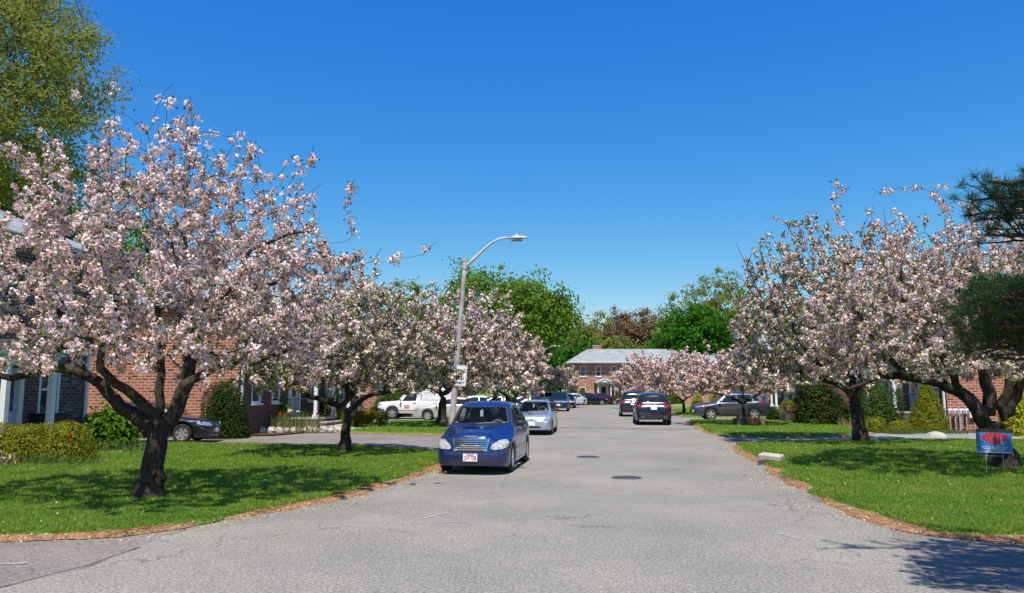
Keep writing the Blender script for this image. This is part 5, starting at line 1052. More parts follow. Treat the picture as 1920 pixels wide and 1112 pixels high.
# --- generic builders
def sedan(label, paintm, L=4.6, W=.89, roof=1.45, cat='car', group=CG, see=False, wr=.32, front=True, spokes=5, hood=.88, belt=.95, k=None, tail=None, lights='clear_headlight'):
    k = k or (1.15, 2.0, 2.35, 3.2, 4.0); c = Car('parked_car', label, cat, paintm, L, sedan_st(L, W, hood, belt, roof, k, tail=tail or hood + .14), (.95, L - 1.0), wr, .19, group, W); h = L / 2
    c.glass('windshield', rnd([(-W * .8, hood + .11), (W * .8, hood + .11), (.56, roof - .09), (-.56, roof - .09)], r=.12), 'front'); c.glass('rear_window', rnd([(-W * .74, (tail or hood + .14) + .06), (W * .74, (tail or hood + .14) + .06), (.54, roof - .12), (-.54, roof - .12)], r=.12), 'rear')
    m_ = (k[1] + k[3]) / 2 - h + .02; c.glass('side_window', rnd([(k[0] + .35 - h, belt + .03), (m_, belt + .045), (m_, roof - .12), (k[1] - h + .1, roof - .14)], r=.1), 'right', mirror=True); c.glass('side_window', rnd([(m_ + .08, belt + .045), (k[4] - h - .3, belt + .07), (k[3] - h + .1, roof - .17), (m_ + .08, roof - .12)], r=.1), 'right', mirror=True)
    for sx in (1, -1):
        hl = [(W * .5, .60), (W * .84, .60), (W * .92, .69), (W * .86, .76), (W * .62, .71)]; c.patch('headlight', rnd(hl if sx > 0 else mir(hl)), 'front', lights, .014, step=.06)
        tz = (tail or hood + .14) - .14; tl = [(W * .48, tz - .12), (W * .84, tz - .12), (W * .88, tz + .03), (W * .5, tz + .02)]; c.patch('taillight', rnd(tl if sx > 0 else mir(tl)), 'rear', 'brake_red', .012, step=.06)
        sl = [(-h + .16, .62), (-h + .42, .66), (-h + .46, .74), (-h + .2, .73)]; c.patch('headlight', rnd(sl), 'right' if sx > 0 else 'left', lights, .010, step=.06)
        sl = [(h - .14, tz - .10), (h - .42, tz - .06), (h - .40, tz + .03), (h - .18, tz + .02)]; c.patch('taillight', rnd(sl), 'right' if sx > 0 else 'left', 'brake_red', .010, step=.06)
    c.patch('grille', rnd([(-.4, .50), (.4, .50), (.42, .66), (-.42, .66)]), 'front', 'dark_trim', .006, step=.06); c.patch('badge', rnd([(-.06, .57), (.06, .57), (.06, .64), (-.06, .64)]), 'front', 'chrome', .018)
    c.patch('lower_intake', rnd([(-.5, .28), (.5, .28), (.46, .38), (-.46, .38)]), 'front', 'dark_trim', .005, step=.06, skirt=0)
    c.plate(.44, 'front', .31, .15); c.plate((tail or hood + .14) - .2, 'rear', .31, .15); c.mirrors(k[0] + .35 - h, belt + .07, W - .02)
    c.seam([(k[0] + .25 - h, .3), (k[0] + .2 - h, belt)], 'side', .016); c.seam([(m_ + .04, .25), (m_ + .04, belt + .03)], 'side', .016); c.seam([(k[0] + .25 - h, .28), (h - 1.45, .28)], 'side', .014)
    for y_ in (m_ - .2, m_ + .85):
        for sx in (-1, 1):
            co, no = c.ray(y_, belt - .10, 'right' if sx > 0 else 'left'); q = MB(); q.box((co.x + sx * .018, y_, belt - .10), (.035, .18, .03), bev=.01); q.build('door_handle', paintm, c.root)
    c.finish(rim_spokes=spokes, cap=(spokes > 5)); return c
def suv(label, paintm, L=4.75, W=.95, roof=1.72, group=CG, wr=.36, big_rear=False, spokes=5):
    h = L / 2; st = [(0, W * .62, .52, W * .5, .66, .70, 0), (.05, W * .8, .60, W * .62, .80, .84, 0), (.16, W * .91, .72, W * .70, .92, .96, 0), (.45, W * .97, .88, W * .76, .99, 1.03, 0), (1.0, W, .98, W * .80, 1.06, 1.10, 0), (1.2, W, 1.01, W * .82, 1.10, 1.14, 0), (1.65, W, 1.04, W * .76, 1.40, 1.45, 0), (2.0, W, 1.06, W * .71, 1.58, 1.66, 0), (2.4, W, 1.07, W * .70, 1.63, roof, 0), (3.5, W, 1.10, W * .68, 1.61, roof - .01, 0), (L - .75, W * .99, 1.13, W * .66, 1.54, roof - .06, 0), (L - .48, W * .98, 1.13, W * .66, 1.47, roof - .14, 0), (L - .22, W * .96, 1.10, W * .70, 1.12, 1.16, 0), (L - .12, W * .94, .98, W * .72, 1.02, 1.05, 0), (L - .04, W * .90, .80, W * .75, .86, .88, 0), (L, W * .80, .58, W * .68, .66, .68, 0)]
    c = Car('parked_car', label, 'car', paintm, L, st, (.95, L - 1.0), wr, .24, group, W)
    c.glass('windshield', rnd([(-W * .78, 1.15), (W * .78, 1.15), (W * .66, 1.60), (-W * .66, 1.60)], r=.12), 'front'); c.glass('rear_window', rnd([(-W * .74, 1.20), (W * .74, 1.20), (W * .62, 1.52), (-W * .62, 1.52)], r=.14), 'rear')
    c.glass('side_window', rnd([(1.55 - h, 1.08), (2.55 - h, 1.10), (2.5 - h, 1.56), (2.0 - h, 1.53)], r=.1), 'right', mirror=True); c.glass('side_window', rnd([(2.63 - h, 1.10), (3.5 - h, 1.13), (3.45 - h, 1.55), (2.6 - h, 1.57)], r=.1), 'right', mirror=True); c.glass('side_window', rnd([(3.58 - h, 1.16), (L - .62 - h, 1.20), (L - .85 - h, 1.44), (3.58 - h, 1.53)], r=.14), 'right', mirror=True)
    for sx in (1, -1):
        hl = [(W * .46, .78), (W * .82, .76), (W * .88, .86), (W * .6, .86)]; c.patch('headlight', rnd(hl if sx > 0 else mir(hl)), 'front', 'clear_headlight', .012, step=.06)
        tl = [(W * .46, 1.02), (W * .86, .92), (W * .90, 1.10), (W * .5, 1.12)]; c.patch('taillight', rnd(tl if sx > 0 else mir(tl)), 'rear', 'brake_red', .014, step=.06)
        sl = [(-h + .22, .80), (-h + .62, .84), (-h + .66, .92), (-h + .3, .90)]; c.patch('headlight', rnd(sl), 'right' if sx > 0 else 'left', 'clear_headlight', .010, step=.06)
        sl = [(h - .30, .98), (h - .62, 1.12), (h - .56, 1.28), (h - .36, 1.14)]; c.patch('taillight', rnd(sl), 'right' if sx > 0 else 'left', 'brake_red', .012, step=.06)
        if big_rear:
            co, _ = c.ray(sx * .6, .4, 'rear'); q = MB(); th = [2 * math.pi * k / 16 for k in range(17)]; q.tube([(sx * .6 + .07 * math.cos(t), co.y + .01, .42 + .045 * math.sin(t)) for t in th], .012, 5, caps=False); q.build('exhaust_tip', 'chrome', c.root)
            c.patch('reflector', rnd([(sx * .56, .62), (sx * .78, .62), (sx * .78, .655), (sx * .56, .655)]), 'rear', 'brake_red', .008)
        c.patch('cladding', [(-h + 1.35, .26), (h - 1.45, .26), (h - 1.45, .40), (-h + 1.35, .40)], 'right' if sx > 0 else 'left', 'dark_trim', .008)
    c.patch('grille', rnd([(-.45, .66), (.45, .66), (.48, .86), (-.48, .86)]), 'front', 'dark_trim', .006, step=.06); c.patch('badge', rnd([(-.07, .72), (.07, .72), (.07, .80), (-.07, .80)]), 'front', 'chrome', .018)
    c.patch('bumper_trim', rnd([(-.72, .36), (.72, .36), (.78, .50), (-.78, .50)], r=.15), 'rear', 'dark_trim', .010, step=.07); c.patch('garnish', [(-.52, .985), (.52, .985), (.50, 1.02), (-.50, 1.02)], 'rear', 'chrome', .014); c.patch('bumper_trim', rnd([(-.6, .30), (.6, .30), (.6, .44), (-.6, .44)]), 'front', 'dark_trim', .008, step=.07)
    c.plate(.90, 'rear', .31, .15); c.plate(.56, 'front', .31, .15); c.mirrors(1.5 - h, 1.12, W - .02)
    c.seam([(1.45 - h, .35), (1.42 - h, 1.04)], 'side', .016); c.seam([(2.59 - h, .3), (2.59 - h, 1.1)], 'side', .016); c.seam([(3.55 - h, 1.1), (3.5 - h, .8), (3.3 - h, .55)], 'side', .016)
    for y_ in (2.35 - h, 3.3 - h):
        for sx in (-1, 1):
            co, no = c.ray(y_, .97, 'right' if sx > 0 else 'left'); q = MB(); q.box((co.x + sx * .018, y_, .97), (.035, .19, .032), bev=.01); q.build('door_handle', paintm, c.root)
    for sx in (-1, 1): q = MB(); q.tube([(sx * W * .62, 2.1 - h, roof - .07), (sx * W * .62, 2.2 - h, roof + .03), (sx * W * .61, 3.7 - h, roof + .02), (sx * W * .60, 3.85 - h, roof - .08)], .016, 6); q.build('roof_rail', 'dark_trim', c.root)
    c.finish(rim_spokes=spokes); return c
c = suv('black crossover seen from behind, parked at the right curb', 'dark_violet_paint', 4.78, .965, 1.74, big_rear=True); c.place(P(1229, 790, 41).x + .25, 43.6, math.pi - R(6.5))
c = suv('smaller black vehicle parked just ahead of the crossover seen from behind', 'black_paint', 4.5, .92, 1.78); c.place(P(1186, 790, 54).x + .35, 56.4, math.pi - R(7))
c = suv('grey crossover parked sideways in the right driveway behind a small cherry', 'grey_paint', 4.6, .93, 1.69, spokes=5); c.place(P(1373, 790, 48.5).x, 48.9, -math.pi / 2 - R(4))
c = suv('dark navy car with a silver badge facing the camera further up the left side', 'navy_paint', 4.3, .88, 1.60); c.place(P(1048, 770, 66.5).x + .2, 68.9, -R(6))
c = sedan('black sedan parked in front of the sunlit orange brick wall', 'black_paint', 4.65, .89, 1.46, spokes=6, wr=.335, k=(1.2, 2.1, 2.5, 3.3, 4.05)); c.place(P(408, 800, 28.2).x - 2.42, 28.3, math.pi / 2 + R(3))
c = sedan('light silver sedan parked sideways in front of the white pickup', 'beige_paint', 4.6, .88, 1.45, spokes=6); c.place(P(774, 780, 46.9).x + 2.3, 47.5, -math.pi / 2 - R(4))
c = sedan('white sedan parked behind the blue car beyond the left cherry trunks', 'white_car_paint', 4.7, .9, 1.45); c.place(P(888, 760, 57).x, 57.5, -math.pi / 2 + R(8))
c = sedan('silver sedan glinting in the driveway behind the blue car roof', 'silver_paint', 4.6, .89, 1.5); c.place(P(932, 760, 50.2).x, 50.6, -math.pi / 2 - R(2))
c = sedan('dark sedan half hidden behind the silver hatchback roof', 'navy_paint', 4.6, .89, 1.48); c.place(P(985, 760, 60).x, 60.5, -math.pi / 2)
c = suv('white crossover parked sideways beyond the white post', 'white_car_paint', 4.7, .93, 1.7); c.place(P(1016, 750, 83).x, 83, -math.pi / 2 + R(2))
c = sedan('dark car directly behind the navy one on the left side', 'black_paint', 4.5, .89, 1.46); c.place(P(1065, 750, 78).x, 80.0, -R(2))
c = sedan('white sedan parked at an angle near the far brick house', 'white_car_paint', 4.6, .9, 1.44); c.place(P(1074, 750, 93).x, 92.4, math.pi - R(32))
c = sedan('dark sedan in front of the far brick house left of the maroon one', 'dark_violet_paint', 4.9, .92, 1.46); c.place(P(1103, 750, 94).x, 94.6, math.pi / 2 + R(12))
c = sedan('maroon sedan in front of the far brick house porch', 'maroon_paint', 4.7, .9, 1.44); c.place(P(1129, 750, 96).x, 96.6, math.pi / 2 + R(14))
# --- white pickup with a work cap
L = 5.3; W = .98; h = L / 2
c = Car('pickup_truck', 'white pickup with a closed cargo cap and a small red door sign', 'pickup', 'white_car_paint', L, [(0, W * .8, .62, W * .7, .85, .88, 0), (.06, W * .9, .75, W * .8, .98, 1.0, 0), (.2, W * .97, .95, W * .86, 1.06, 1.08, 0), (1.0, W, 1.05, W * .86, 1.12, 1.15, 0), (1.3, W, 1.08, W * .84, 1.15, 1.18, 0), (1.65, W, 1.10, W * .78, 1.5, 1.54, 0), (1.95, W, 1.11, W * .75, 1.72, 1.79, 0), (2.6, W, 1.12, W * .75, 1.74, 1.82, 0), (2.72, W, 1.13, W * .85, 1.86, 1.93, 0), (2.85, W, 1.15, W * .93, 1.92, 1.98, 0), (L - .25, W, 1.15, W * .93, 1.92, 1.98, 0), (L - .08, W, 1.12, W * .9, 1.80, 1.86, 0), (L, W * .96, .75, W * .85, .85, .9, 0)], (1.0, 4.25), .38, .36, CG, W)
c.glass('windshield', rnd([(-W * .78, 1.2), (W * .78, 1.2), (W * .68, 1.68), (-W * .68, 1.68)], r=.1), 'front'); c.glass('side_window', rnd([(1.62 - h, 1.14), (2.55 - h, 1.16), (2.55 - h, 1.66), (1.98 - h, 1.64)], r=.08), 'right', mirror=True); c.glass('rear_window', rnd([(-.7, 1.3), (.7, 1.3), (.66, 1.75), (-.66, 1.75)]), 'rear')
for ax in ('left', 'right'):
    c.patch('door_sign', [(1.78 - h, .68), (2.10 - h, .68), (2.10 - h, .88), (1.78 - h, .88)], ax, 'plate_red', .010, step=.1); c.patch('door_sign_band', [(1.80 - h, .76), (2.08 - h, .76), (2.08 - h, .80), (1.80 - h, .80)], ax, 'plate_white', .014, step=.1)
    c.patch('cap_door', [(2.92 - h, 1.22), (L - .3 - h, 1.22), (L - .3 - h, 1.80), (2.92 - h, 1.80)], ax, 'white_car_paint', .02, step=.15); c.patch('cap_trim', [(2.86 - h, 1.82), (L - .25 - h, 1.82), (L - .25 - h, 1.85), (2.86 - h, 1.85)], ax, 'dark_trim', .012, step=.15)
    c.patch('cap_trim', [(2.85 - h, 1.2), (2.88 - h, 1.2), (2.88 - h, 1.84), (2.85 - h, 1.84)], ax, 'dark_trim', .022, step=.15)
    for k in range(16): c.patch('cap_lettering', [(3.1 - h + k * .105, 1.64), (3.1 - h + k * .105 + random.uniform(.04, .075), 1.64), (3.1 - h + k * .105 + .05, 1.71), (3.1 - h + k * .105, 1.71)], ax, 'grey_plastic', .026, step=.1, skirt=0)
    c.patch('door_handle', rnd([(2.36 - h, 1.0), (2.56 - h, 1.0), (2.56 - h, 1.035), (2.36 - h, 1.035)]), ax, 'black_plastic', .02); c.patch('side_moulding', [(1.35 - h, .52), (2.75 - h, .52), (2.75 - h, .56), (1.35 - h, .56)], ax, 'dark_trim', .012)
    sl = [(-h + .06, .86), (-h + .3, .88), (-h + .3, 1.0), (-h + .1, .98)]; c.patch('headlight', rnd(sl), ax, 'clear_headlight', .010, step=.06)
c.patch('grille', rnd([(-.5, .68), (.5, .68), (.5, .86), (-.5, .86)]), 'front', 'dark_trim', .006); c.mirrors(1.55 - h, 1.18, W, 'black_plastic'); c.seam([(1.4 - h, .5), (1.38 - h, 1.1)], 'side', .016); c.seam([(2.68 - h, .5), (2.68 - h, 1.12)], 'side', .016)
c.finish(rim_spokes=5, rim='grey_plastic'); c.place(P(712, 760, 50.8).x + h, 50.8, -math.pi / 2 - R(3))
# ------------------------------------------------------------------ street furniture
def street_lamp(label, base, top, elbow_px, head_px, Y, s=1.0, head_len=.72):
    b_ = P(*base, Y); b_.z = 0; t = P(*top, Y); root = empty('street_lamp', b_); tag(root, label, 'street lamp', 'street lamps'); o = b_
    q = MB(); n = 12; pts = [(t - o) * (k / n) for k in range(n + 1)]; q.tube(pts, [.135 - .055 * k / n for k in range(n + 1)], 14); q.build('pole', 'pole_metal', root, smooth=True)
    q = MB(); q.tube([(0, 0, 0), (0, 0, .12), (0, 0, .13), (0, 0, .35)], [.22, .22, .17, .15], 14); q.build('base', 'pole_metal', root)
    cc = (t - o); q = MB(); q.tube([cc * .995, cc * 1.015], .095, 12); q.tube([cc * .955, cc * .985], .105, 12); q.build('pole_cap', 'galvanised', root)
    arm = [cc * .965] + [P(*e, Y) - o for e in elbow_px] + [P(head_px[0], head_px[1], Y) - o]; arm = [Vector(a) for a in catmull(arm, .15)]; m_ = len(arm); q = MB(); q.tube(arm, [.075 - .035 * min(1, k / (m_ * .8)) for k in range(m_)], 10); q.build('arm', 'galvanised', root, smooth=True)
    h0 = arm[-1]; q = MB(); L = head_len
    prof = [(-.06, .05, .05), (.02, .09, .07), (.14, .15, .085), (L * .55, .16, .085), (L * .9, .13, .07), (L, .08, .04)]
    vs = []; 
    for x, hw, hh in prof: vs += [(h0.x + x, h0.y - hw, h0.z - .02), (h0.x + x, h0.y - hw * .9, h0.z + hh * .7), (h0.x + x, h0.y, h0.z + hh), (h0.x + x, h0.y + hw * .9, h0.z + hh * .7), (h0.x + x, h0.y + hw, h0.z - .02)]
    fs = [(i * 5 + j, i * 5 + (j + 1) % 5, (i + 1) * 5 + (j + 1) % 5, (i + 1) * 5 + j) for i in range(len(prof) - 1) for j in range(5)] + [(4, 3, 2, 1, 0), tuple(range(25, 30))]
    q.add(vs, fs); hd = q.build('lamp_head', 'galvanised', root)
    q = MB(); q.box((h0.x + L * .42, h0.y, h0.z - .075), (L * .62, .24, .11), bev=.03); q.build('lens_housing', 'grey_plastic', hd); q = MB(); q.tube([(h0.x + .3, h0.y, h0.z + .07), (h0.x + .3, h0.y, h0.z + .15)], .045, 10); q.build('photocell', 'plate_white', hd)
    return root, cc
lamp, cc = street_lamp('nearest street lamp, tall leaning pole behind the blue car', (845, 821), (872, 490), [(890, 484), (916, 460), (936, 448)], (955, 446), 30.0)
street_lamp('far street lamp with a short pale arm near the far brick house', (1001, 749), (1003, 672), [(1013, 663), (1028, 652)], (1036, 649), 90.0, head_len=1.0)
def text(s, size, mat, parent, loc, rot=(math.pi / 2, 0, 0), name='lettering', off=.003, wide=.5):
    cu = bpy.data.curves.new('lettering', 'FONT'); cu.body = s; cu.size = size; cu.align_x = 'CENTER'; cu.align_y = 'CENTER'; cu.extrude = .002; cu.offset = off
    t = bpy.data.objects.new('tmp', cu); COL.objects.link(t); me = bpy.data.meshes.new_from_object(t.evaluated_get(bpy.context.evaluated_depsgraph_get())); bpy.data.objects.remove(t)
    me.materials.clear(); me.materials.append(MATS[mat]); o = link(name, me, parent); o.location = loc; o.rotation_euler = rot; xs_ = [v.co.x for v in me.vertices]; o.scale = (wide / (max(xs_) - min(xs_)), 1, 1); return o
a = P(859, 704, 29.85); rt = empty('parking_sign', a, R(-6)); tag(rt, 'white parking permit sign fixed to the leaning lamp pole', 'sign'); rt.rotation_euler = (0, R(4.5), R(-4))
q = MB(); q.prism(rnd([(-.33, -.41), (.33, -.41), (.33, .41), (-.33, .41)], r=.08), 'y', -.012, .012); q.build('sign_panel', 'plate_white', rt)
q = MB()
for (x, z, sx, sz) in ((0, -.385, .60, .012), (0, .385, .60, .012), (-.305, 0, .012, .76), (.305, 0, .012, .76)): q.box((x, -.015, z), (sx, .004, sz))
q.build('sign_border', 'sign_black', rt)
text('PARKING', .155, 'sign_black', rt, (0, -.017, .20), wide=.54); text('FOR', .15, 'sign_black', rt, (-.08, -.017, .05), wide=.26); text('PERMIT', .13, 'sign_black', rt, (.05, -.017, -.28), wide=.44)
q = MB()
for k in range(7): q.box((-.21 + k * .07, -.016, -.11 + random.uniform(-.01, .01)), (.04, .004, .09))
q.build('worn_lettering', 'sign_black', rt); q = MB(); q.box((-.03, .03, .25), (.34, .04, .04)); q.box((.02, .03, -.25), (.34, .04, .04)); q.build('bracket', 'galvanised', rt)
def post(label, px, yb, yt, Y, wd=.1):
    a = P(px, yb, Y); t = P(px, yt, Y); rt = empty('white_post', (a.x, Y, 0)); tag(rt, label, 'post', 'white posts'); MB().box((0, 0, t.z / 2), (wd, wd, t.z)).build('post', 'white_paint', rt); q = MB(); q.box((0, 0, t.z + .03), (wd + .05, wd + .05, .06), bev=.015); q.build('post_cap', 'white_paint', rt); q = MB(); q.box((.12, 0, t.z - .15), (.3, .04, .08)); q.build('crossarm', 'white_paint', rt)
post('white wooden post left of the far navy car', 1010, 757, 729, 73); post('white wooden post left of the far right cherry', 1183, 752, 716, 84, .14)
# yard sign in front of the large right tree
Y = 17.0; s_ = Y / F; a = P(1862, 827, Y); rt = empty('yard_sign', (a.x, Y, 0)); tag(rt, 'blue lawn sign with a red shape in front of the thick tree trunk', 'sign'); rt.rotation_euler = (0, R(2.2), R(5)); zc = a.z; W_, H_ = 71 * s_, 44 * s_
MB().box((0, 0, zc), (W_, .012, H_)).build('sign_panel', 'sign_blue', rt); MB().box((0, -.002, zc + H_ / 2 - .035), (W_ + .006, .014, .07)).build('sign_header', 'sign_black', rt); MB().box((0, -.008, zc - H_ / 2 + .02), (W_ * .9, .003, .012)).build('sign_stripe', 'plate_white', rt)
q = MB(); q.prism([(-.33, .08), (-.2, .15), (-.1, .17), (.0, .155), (.1, .17), (.2, .15), (.33, .09), (.24, .02), (.12, -.06), (0, -.08), (-.12, -.055), (-.24, .01)], 'y', -.010, -.007); k_ = q.build('red_shape', 'sign_red', rt); k_.location.z = zc + .01
q = MB()
for k in range(9): q.box((-.2 + k * .05, -.012, .045 + .012 * math.sin(k * 1.7)), (.012, .002, .05))
k_ = q.build('pale_marks', 'sign_blue', rt); k_.location.z = zc
q = MB()
for k in range(3): q.box((0, -.0075, -.13 - k * .035), (W_ * (.7 - .1 * k), .002, .008))
k_ = q.build('fine_print', 'plate_white', rt); k_.location.z = zc
q = MB()
for sx in (-.2, .2): q.tube([(sx, .01, -.1), (sx, .01, zc + .1)], .006, 5)
q.tube([(-.2, .012, zc - H_ / 2 - .06), (.2, .012, zc - H_ / 2 - .06)], .005, 5); q.build('wire_stake', 'galvanised', rt)
# granite block at the right curb
a = G(1445, 872); rt = MB(); rng = np.random.default_rng(4); rt.box((0, 0, .05), (.56, .34, .24), bev=.03); o = rt.build('granite_block', 'stone'); o.location = (a.x + .05, a.y + .1, .10); o.rotation_euler = (R(4), R(3), R(-38)); tag(o, 'pale granite curb block over the drain at the right lawn edge', 'stone block')
a = G(1437, 872); rt = MB(); rt.prism([(-.25, 0), (.25, 0), (.22, .10), (.05, .15), (-.2, .12)], 'y', -.02, .02); o = rt.build('drain_inlet', 'iron_cover'); o.location = (a.x - .02, a.y - .10, .0); o.rotation_euler = (0, 0, R(-38)); tag(o, 'dark storm drain inlet under the granite curb block', 'drain')
# planters around the small right cherry
def planter(px, pyb, Y, w_, h, mat, label, rnd_=False, cat='planter', taper=.85):
    a = P(px, pyb, Y); rt = empty('planter', (a.x, Y, .1)); tag(rt, label, cat, 'planters and boxes under the small right cherry'); q = MB()
    if rnd_: q.tube([(0, 0, 0), (0, 0, h * .85), (0, 0, h * .86), (0, 0, h)], [w_ / 2 * taper, w_ / 2, w_ / 2 + .03, w_ / 2 + .03], 18); q.build('pot', mat, rt, smooth=False)
    else:
        for (x, y, sx, sy) in ((0, -.17, w_, .03), (0, .17, w_, .03), (-w_ / 2 + .015, 0, .03, .31), (w_ / 2 - .015, 0, .03, .31)): q.box((x, y, h / 2), (sx, sy, h))
        q.box((0, -.19, h - .03), (w_ + .03, .02, .05)); q.build('box', mat, rt)
    q = MB(); q.box((0, 0, h * .86), (w_ * .62, .25, .03)); q.build('potting_soil', 'mulch', rt)
planter(1388, 803, 39.6, .62, .34, 'green_plastic', 'dark green trough left of the terracotta tub under the cherry'); planter(1411, 804, 39.4, .62, .36, 'terracotta', 'orange terracotta tub under the small right cherry', True); planter(1425, 803, 39.6, .36, .36, 'wood_crate', 'small wooden box at the right end of the planters under the cherry'); planter(1395, 797, 42.2, .7, .4, 'wood_crate', 'wooden box behind the trunk of the small right cherry')
# stone planter/box near the right walk
a = P(1481, 790, 44.0); rt = empty('stone_urn', (a.x, 44.0, .02)); tag(rt, 'dark square garden urn on a plinth beside the round grey green shrub', 'urn'); MB().box((0, 0, .28), (.78, .78, .56), taper=.86).build('plinth', 'iron_cover', rt); q = MB(); q.box((0, 0, .62), (.34, .34, .12)); q.box((0, 0, .80), (.46, .46, .26), taper=1.12); q.build('urn', 'wood_crate', rt)
# gas meters on the right end wall
for k in range(4):
    a = P(1782 + k * 10.5, 770, 35.7); rt = empty('gas_meter', (a.x, 35.72, 0)); tag(rt, ('leftmost', 'second from left', 'third from left', 'rightmost')[k] + ' grey gas meter on the right brick end wall', 'gas meter', 'gas meters on the right end wall')
    q = MB(); q.box((0, 0, .88), (.2, .2, .26), bev=.05); b0 = q.build('meter_body', 'plate_white', rt); th = [2 * math.pi * t / 14 for t in range(15)]; q = MB(); q.tube([(0, -.1, .9), (0, -.125, .9)], .065, 12); q.build('dial', 'grey_plastic', b0)
    q = MB(); q.tube([(-.05, 0, .0), (-.05, 0, .78)], .028, 8); q.tube([(.05, 0, .78), (.05, 0, .6), (.05, .2, .6)], .02, 6); q.build('pipe', 'galvanised', rt)
a = P(1830, 782, 35.7); q = MB(); q.box((0, 0, .85), (.5, .18, .55), bev=.02); o = q.build('utility_box', 'plate_white'); o.location = (a.x, 35.83, 0); tag(o, 'square white utility box right of the gas meters', 'utility box'); q = MB(); q.box((0, -.095, .85), (.42, .01, .46)); q.build('box_door', 'white_paint', o); q = MB(); q.tube([(0, 0, .6), (0, 0, 0)], .03, 8); q.build('conduit', 'galvanised', o)
a = P(1799, 780, 35.2); q = MB(); q.tube([(0, 0, 0), (0, 0, 1.15)], .022, 8); th = [math.pi * t / 8 for t in range(9)]; q.tube([(.0, 0, 1.15)] + [(.09 - .09 * math.cos(t), 0, 1.2 + .09 * math.sin(t)) for t in th], .012, 6); o = q.build('garden_hook', 'galvanised'); o.location = (a.x, 35.2, 0); tag(o, 'thin metal garden hook standing in front of the gas meters', 'garden hook')
# wheelie bin by left porch
a = P(90, 800, 21.7); rt = empty('wheelie_bin', (a.x, 21.7, .0), R(80)); tag(rt, 'black wheeled bin by the wall of the left edge house', 'bin'); q = MB(); q.box((0, 0, .68), (.56, .62, 1.0), taper=1.12); q.build('bin_body', 'black_plastic', rt); q = MB(); q.box((0, 0, 1.21), (.64, .70, .06), bev=.02); q.tube([(-.25, .36, 1.2), (.25, .36, 1.2)], .02, 6); q.build('lid', 'black_plastic', rt)
for sx in (-1, 1): q = MB(); q.tube([(sx * .24, .28, .2), (sx * .30, .28, .2)], .12, 14); q.build('wheel', 'tyre', rt)
# stone border by the left driveway
rng = np.random.default_rng(9); cx = 438
for k in range(15):
    wpx = rng.uniform(10, 19); px = cx + wpx / 2; cx += wpx * .93; Y = 34.4 + (px - 438) / 170 * 1.0 - .9; a = P(px, 812, Y); r = wpx * Y / F / 2; q = MB(); n1, n2 = 9, 6; vs = []
    for i in range(n2 + 1):
        for j in range(n1):
            t = math.pi * i / n2; f = 2 * math.pi * j / n1; d = rng.uniform(.82, 1.12); vs.append((r * d * math.sin(t) * math.cos(f) * 1.1, r * d * math.sin(t) * math.sin(f) * .8, .03 + r * .85 * math.cos(t) * d))
    q.add(vs, [(i * n1 + j, (i + 1) * n1 + j, (i + 1) * n1 + (j + 1) % n1, i * n1 + (j + 1) % n1) for i in range(n2) for j in range(n1)]); o = q.build('border_stone', 'stone'); o.location = (a.x, Y, .08); tag(o, ('leftmost', 'second', 'third', 'fourth', 'fifth', 'sixth', 'seventh', 'eighth', 'ninth', 'tenth', 'eleventh', 'twelfth', 'thirteenth', 'fourteenth', 'rightmost')[k] + ' rough border stone of the left flower bed, counted from the black sedan', 'stone', 'border stones along the left flower bed')
a = G(1812, 826); q = MB(); q.tube([(0, 0, -.1), (0, 0, .0), (0, 0, .14), (0, 0, .2)], [.42, .4, .3, .1], 9); o = q.build('border_stone', 'stone'); o.location = (a.x + .2, 31.6, 0); tag(o, 'single pale boulder at the bed below the gas meters', 'stone')
# ------------------------------------------------------------------ shrubs
SG = 'clipped yew shrubs'
bush('long rounded yellow green yew at the left edge, bigger mound with a red flower', 108, 850, 19.9, 128, 58, 'yew_leaf', 101, ls=.05, group=SG, loose=.03, nmax=22000, dy=.75)
bush('left rounded yew mound against the left picture edge', 25, 848, 19.6, 125, 54, 'yew_leaf', 102, ls=.05, group=SG, loose=.03, nmax=20000, dy=.7)
bush('small yew mound cut off by the left picture edge', -14, 850, 20.4, 50, 40, 'yew_leaf', 120, ls=.05, group=SG, loose=.03)
bush('bright green leafy shrub between the yews and the black sedan', 205, 838, 23.8, 110, 85, 'bright_leaf', 103, ls=.13, shape=2, loose=.14, dens=.8)
bush('lower bright green shrub at the foot of the leaning tree limb', 170, 838, 24.4, 70, 62, 'bright_leaf', 121, ls=.12, shape=2, loose=.14, dens=.8)
bush('big dark holly bush at the corner of the orange brick wall', 419, 812, 30.8, 88, 98, 'holly_leaf', 104, ls=.075, loose=.05, nmax=12000)
bush('green leafy shrub hanging over the flower bed by the left porch', 510, 795, 35.8, 78, 62, 'bright_leaf', 105, ls=.12, shape=2, loose=.14, dens=.8, zoff=0)
bush('dark shrub beside the left porch steps', 622, 792, 40.6, 52, 58, 'holly_leaf', 106, ls=.1, loose=.08)
bush('round yew mound nearest to the second cherry trunk', 640, 797, 38.6, 34, 27, 'yew_leaf', 107, ls=.06, group=SG, loose=.03); bush('middle yew mound left of the white pickup', 672, 797, 40.2, 42, 27, 'yew_leaf', 108, ls=.06, group=SG, loose=.03); bush('largest yew mound in front of the white pickup wheel', 702, 795, 40.8, 54, 31, 'yew_leaf', 109, ls=.06, group=SG, loose=.03)
bush('tall green hedge behind the hood of the white pickup', 735, 775, 54.5, 70, 48, 'hedge_leaf', 110, ls=.12, loose=.06)
bush('square trimmed broadleaf hedge left of the right steps', 1652, 806, 37.6, 78, 80, 'hedge_leaf', 111, ls=.09, shape=4, loose=.04, nmax=9000); bush('olive cone shaped evergreen beside the right brick end wall', 1741, 812, 34.8, 74, 94, 'yew_leaf', 112, ls=.07, loose=.05, cone=.62, nmax=12000)
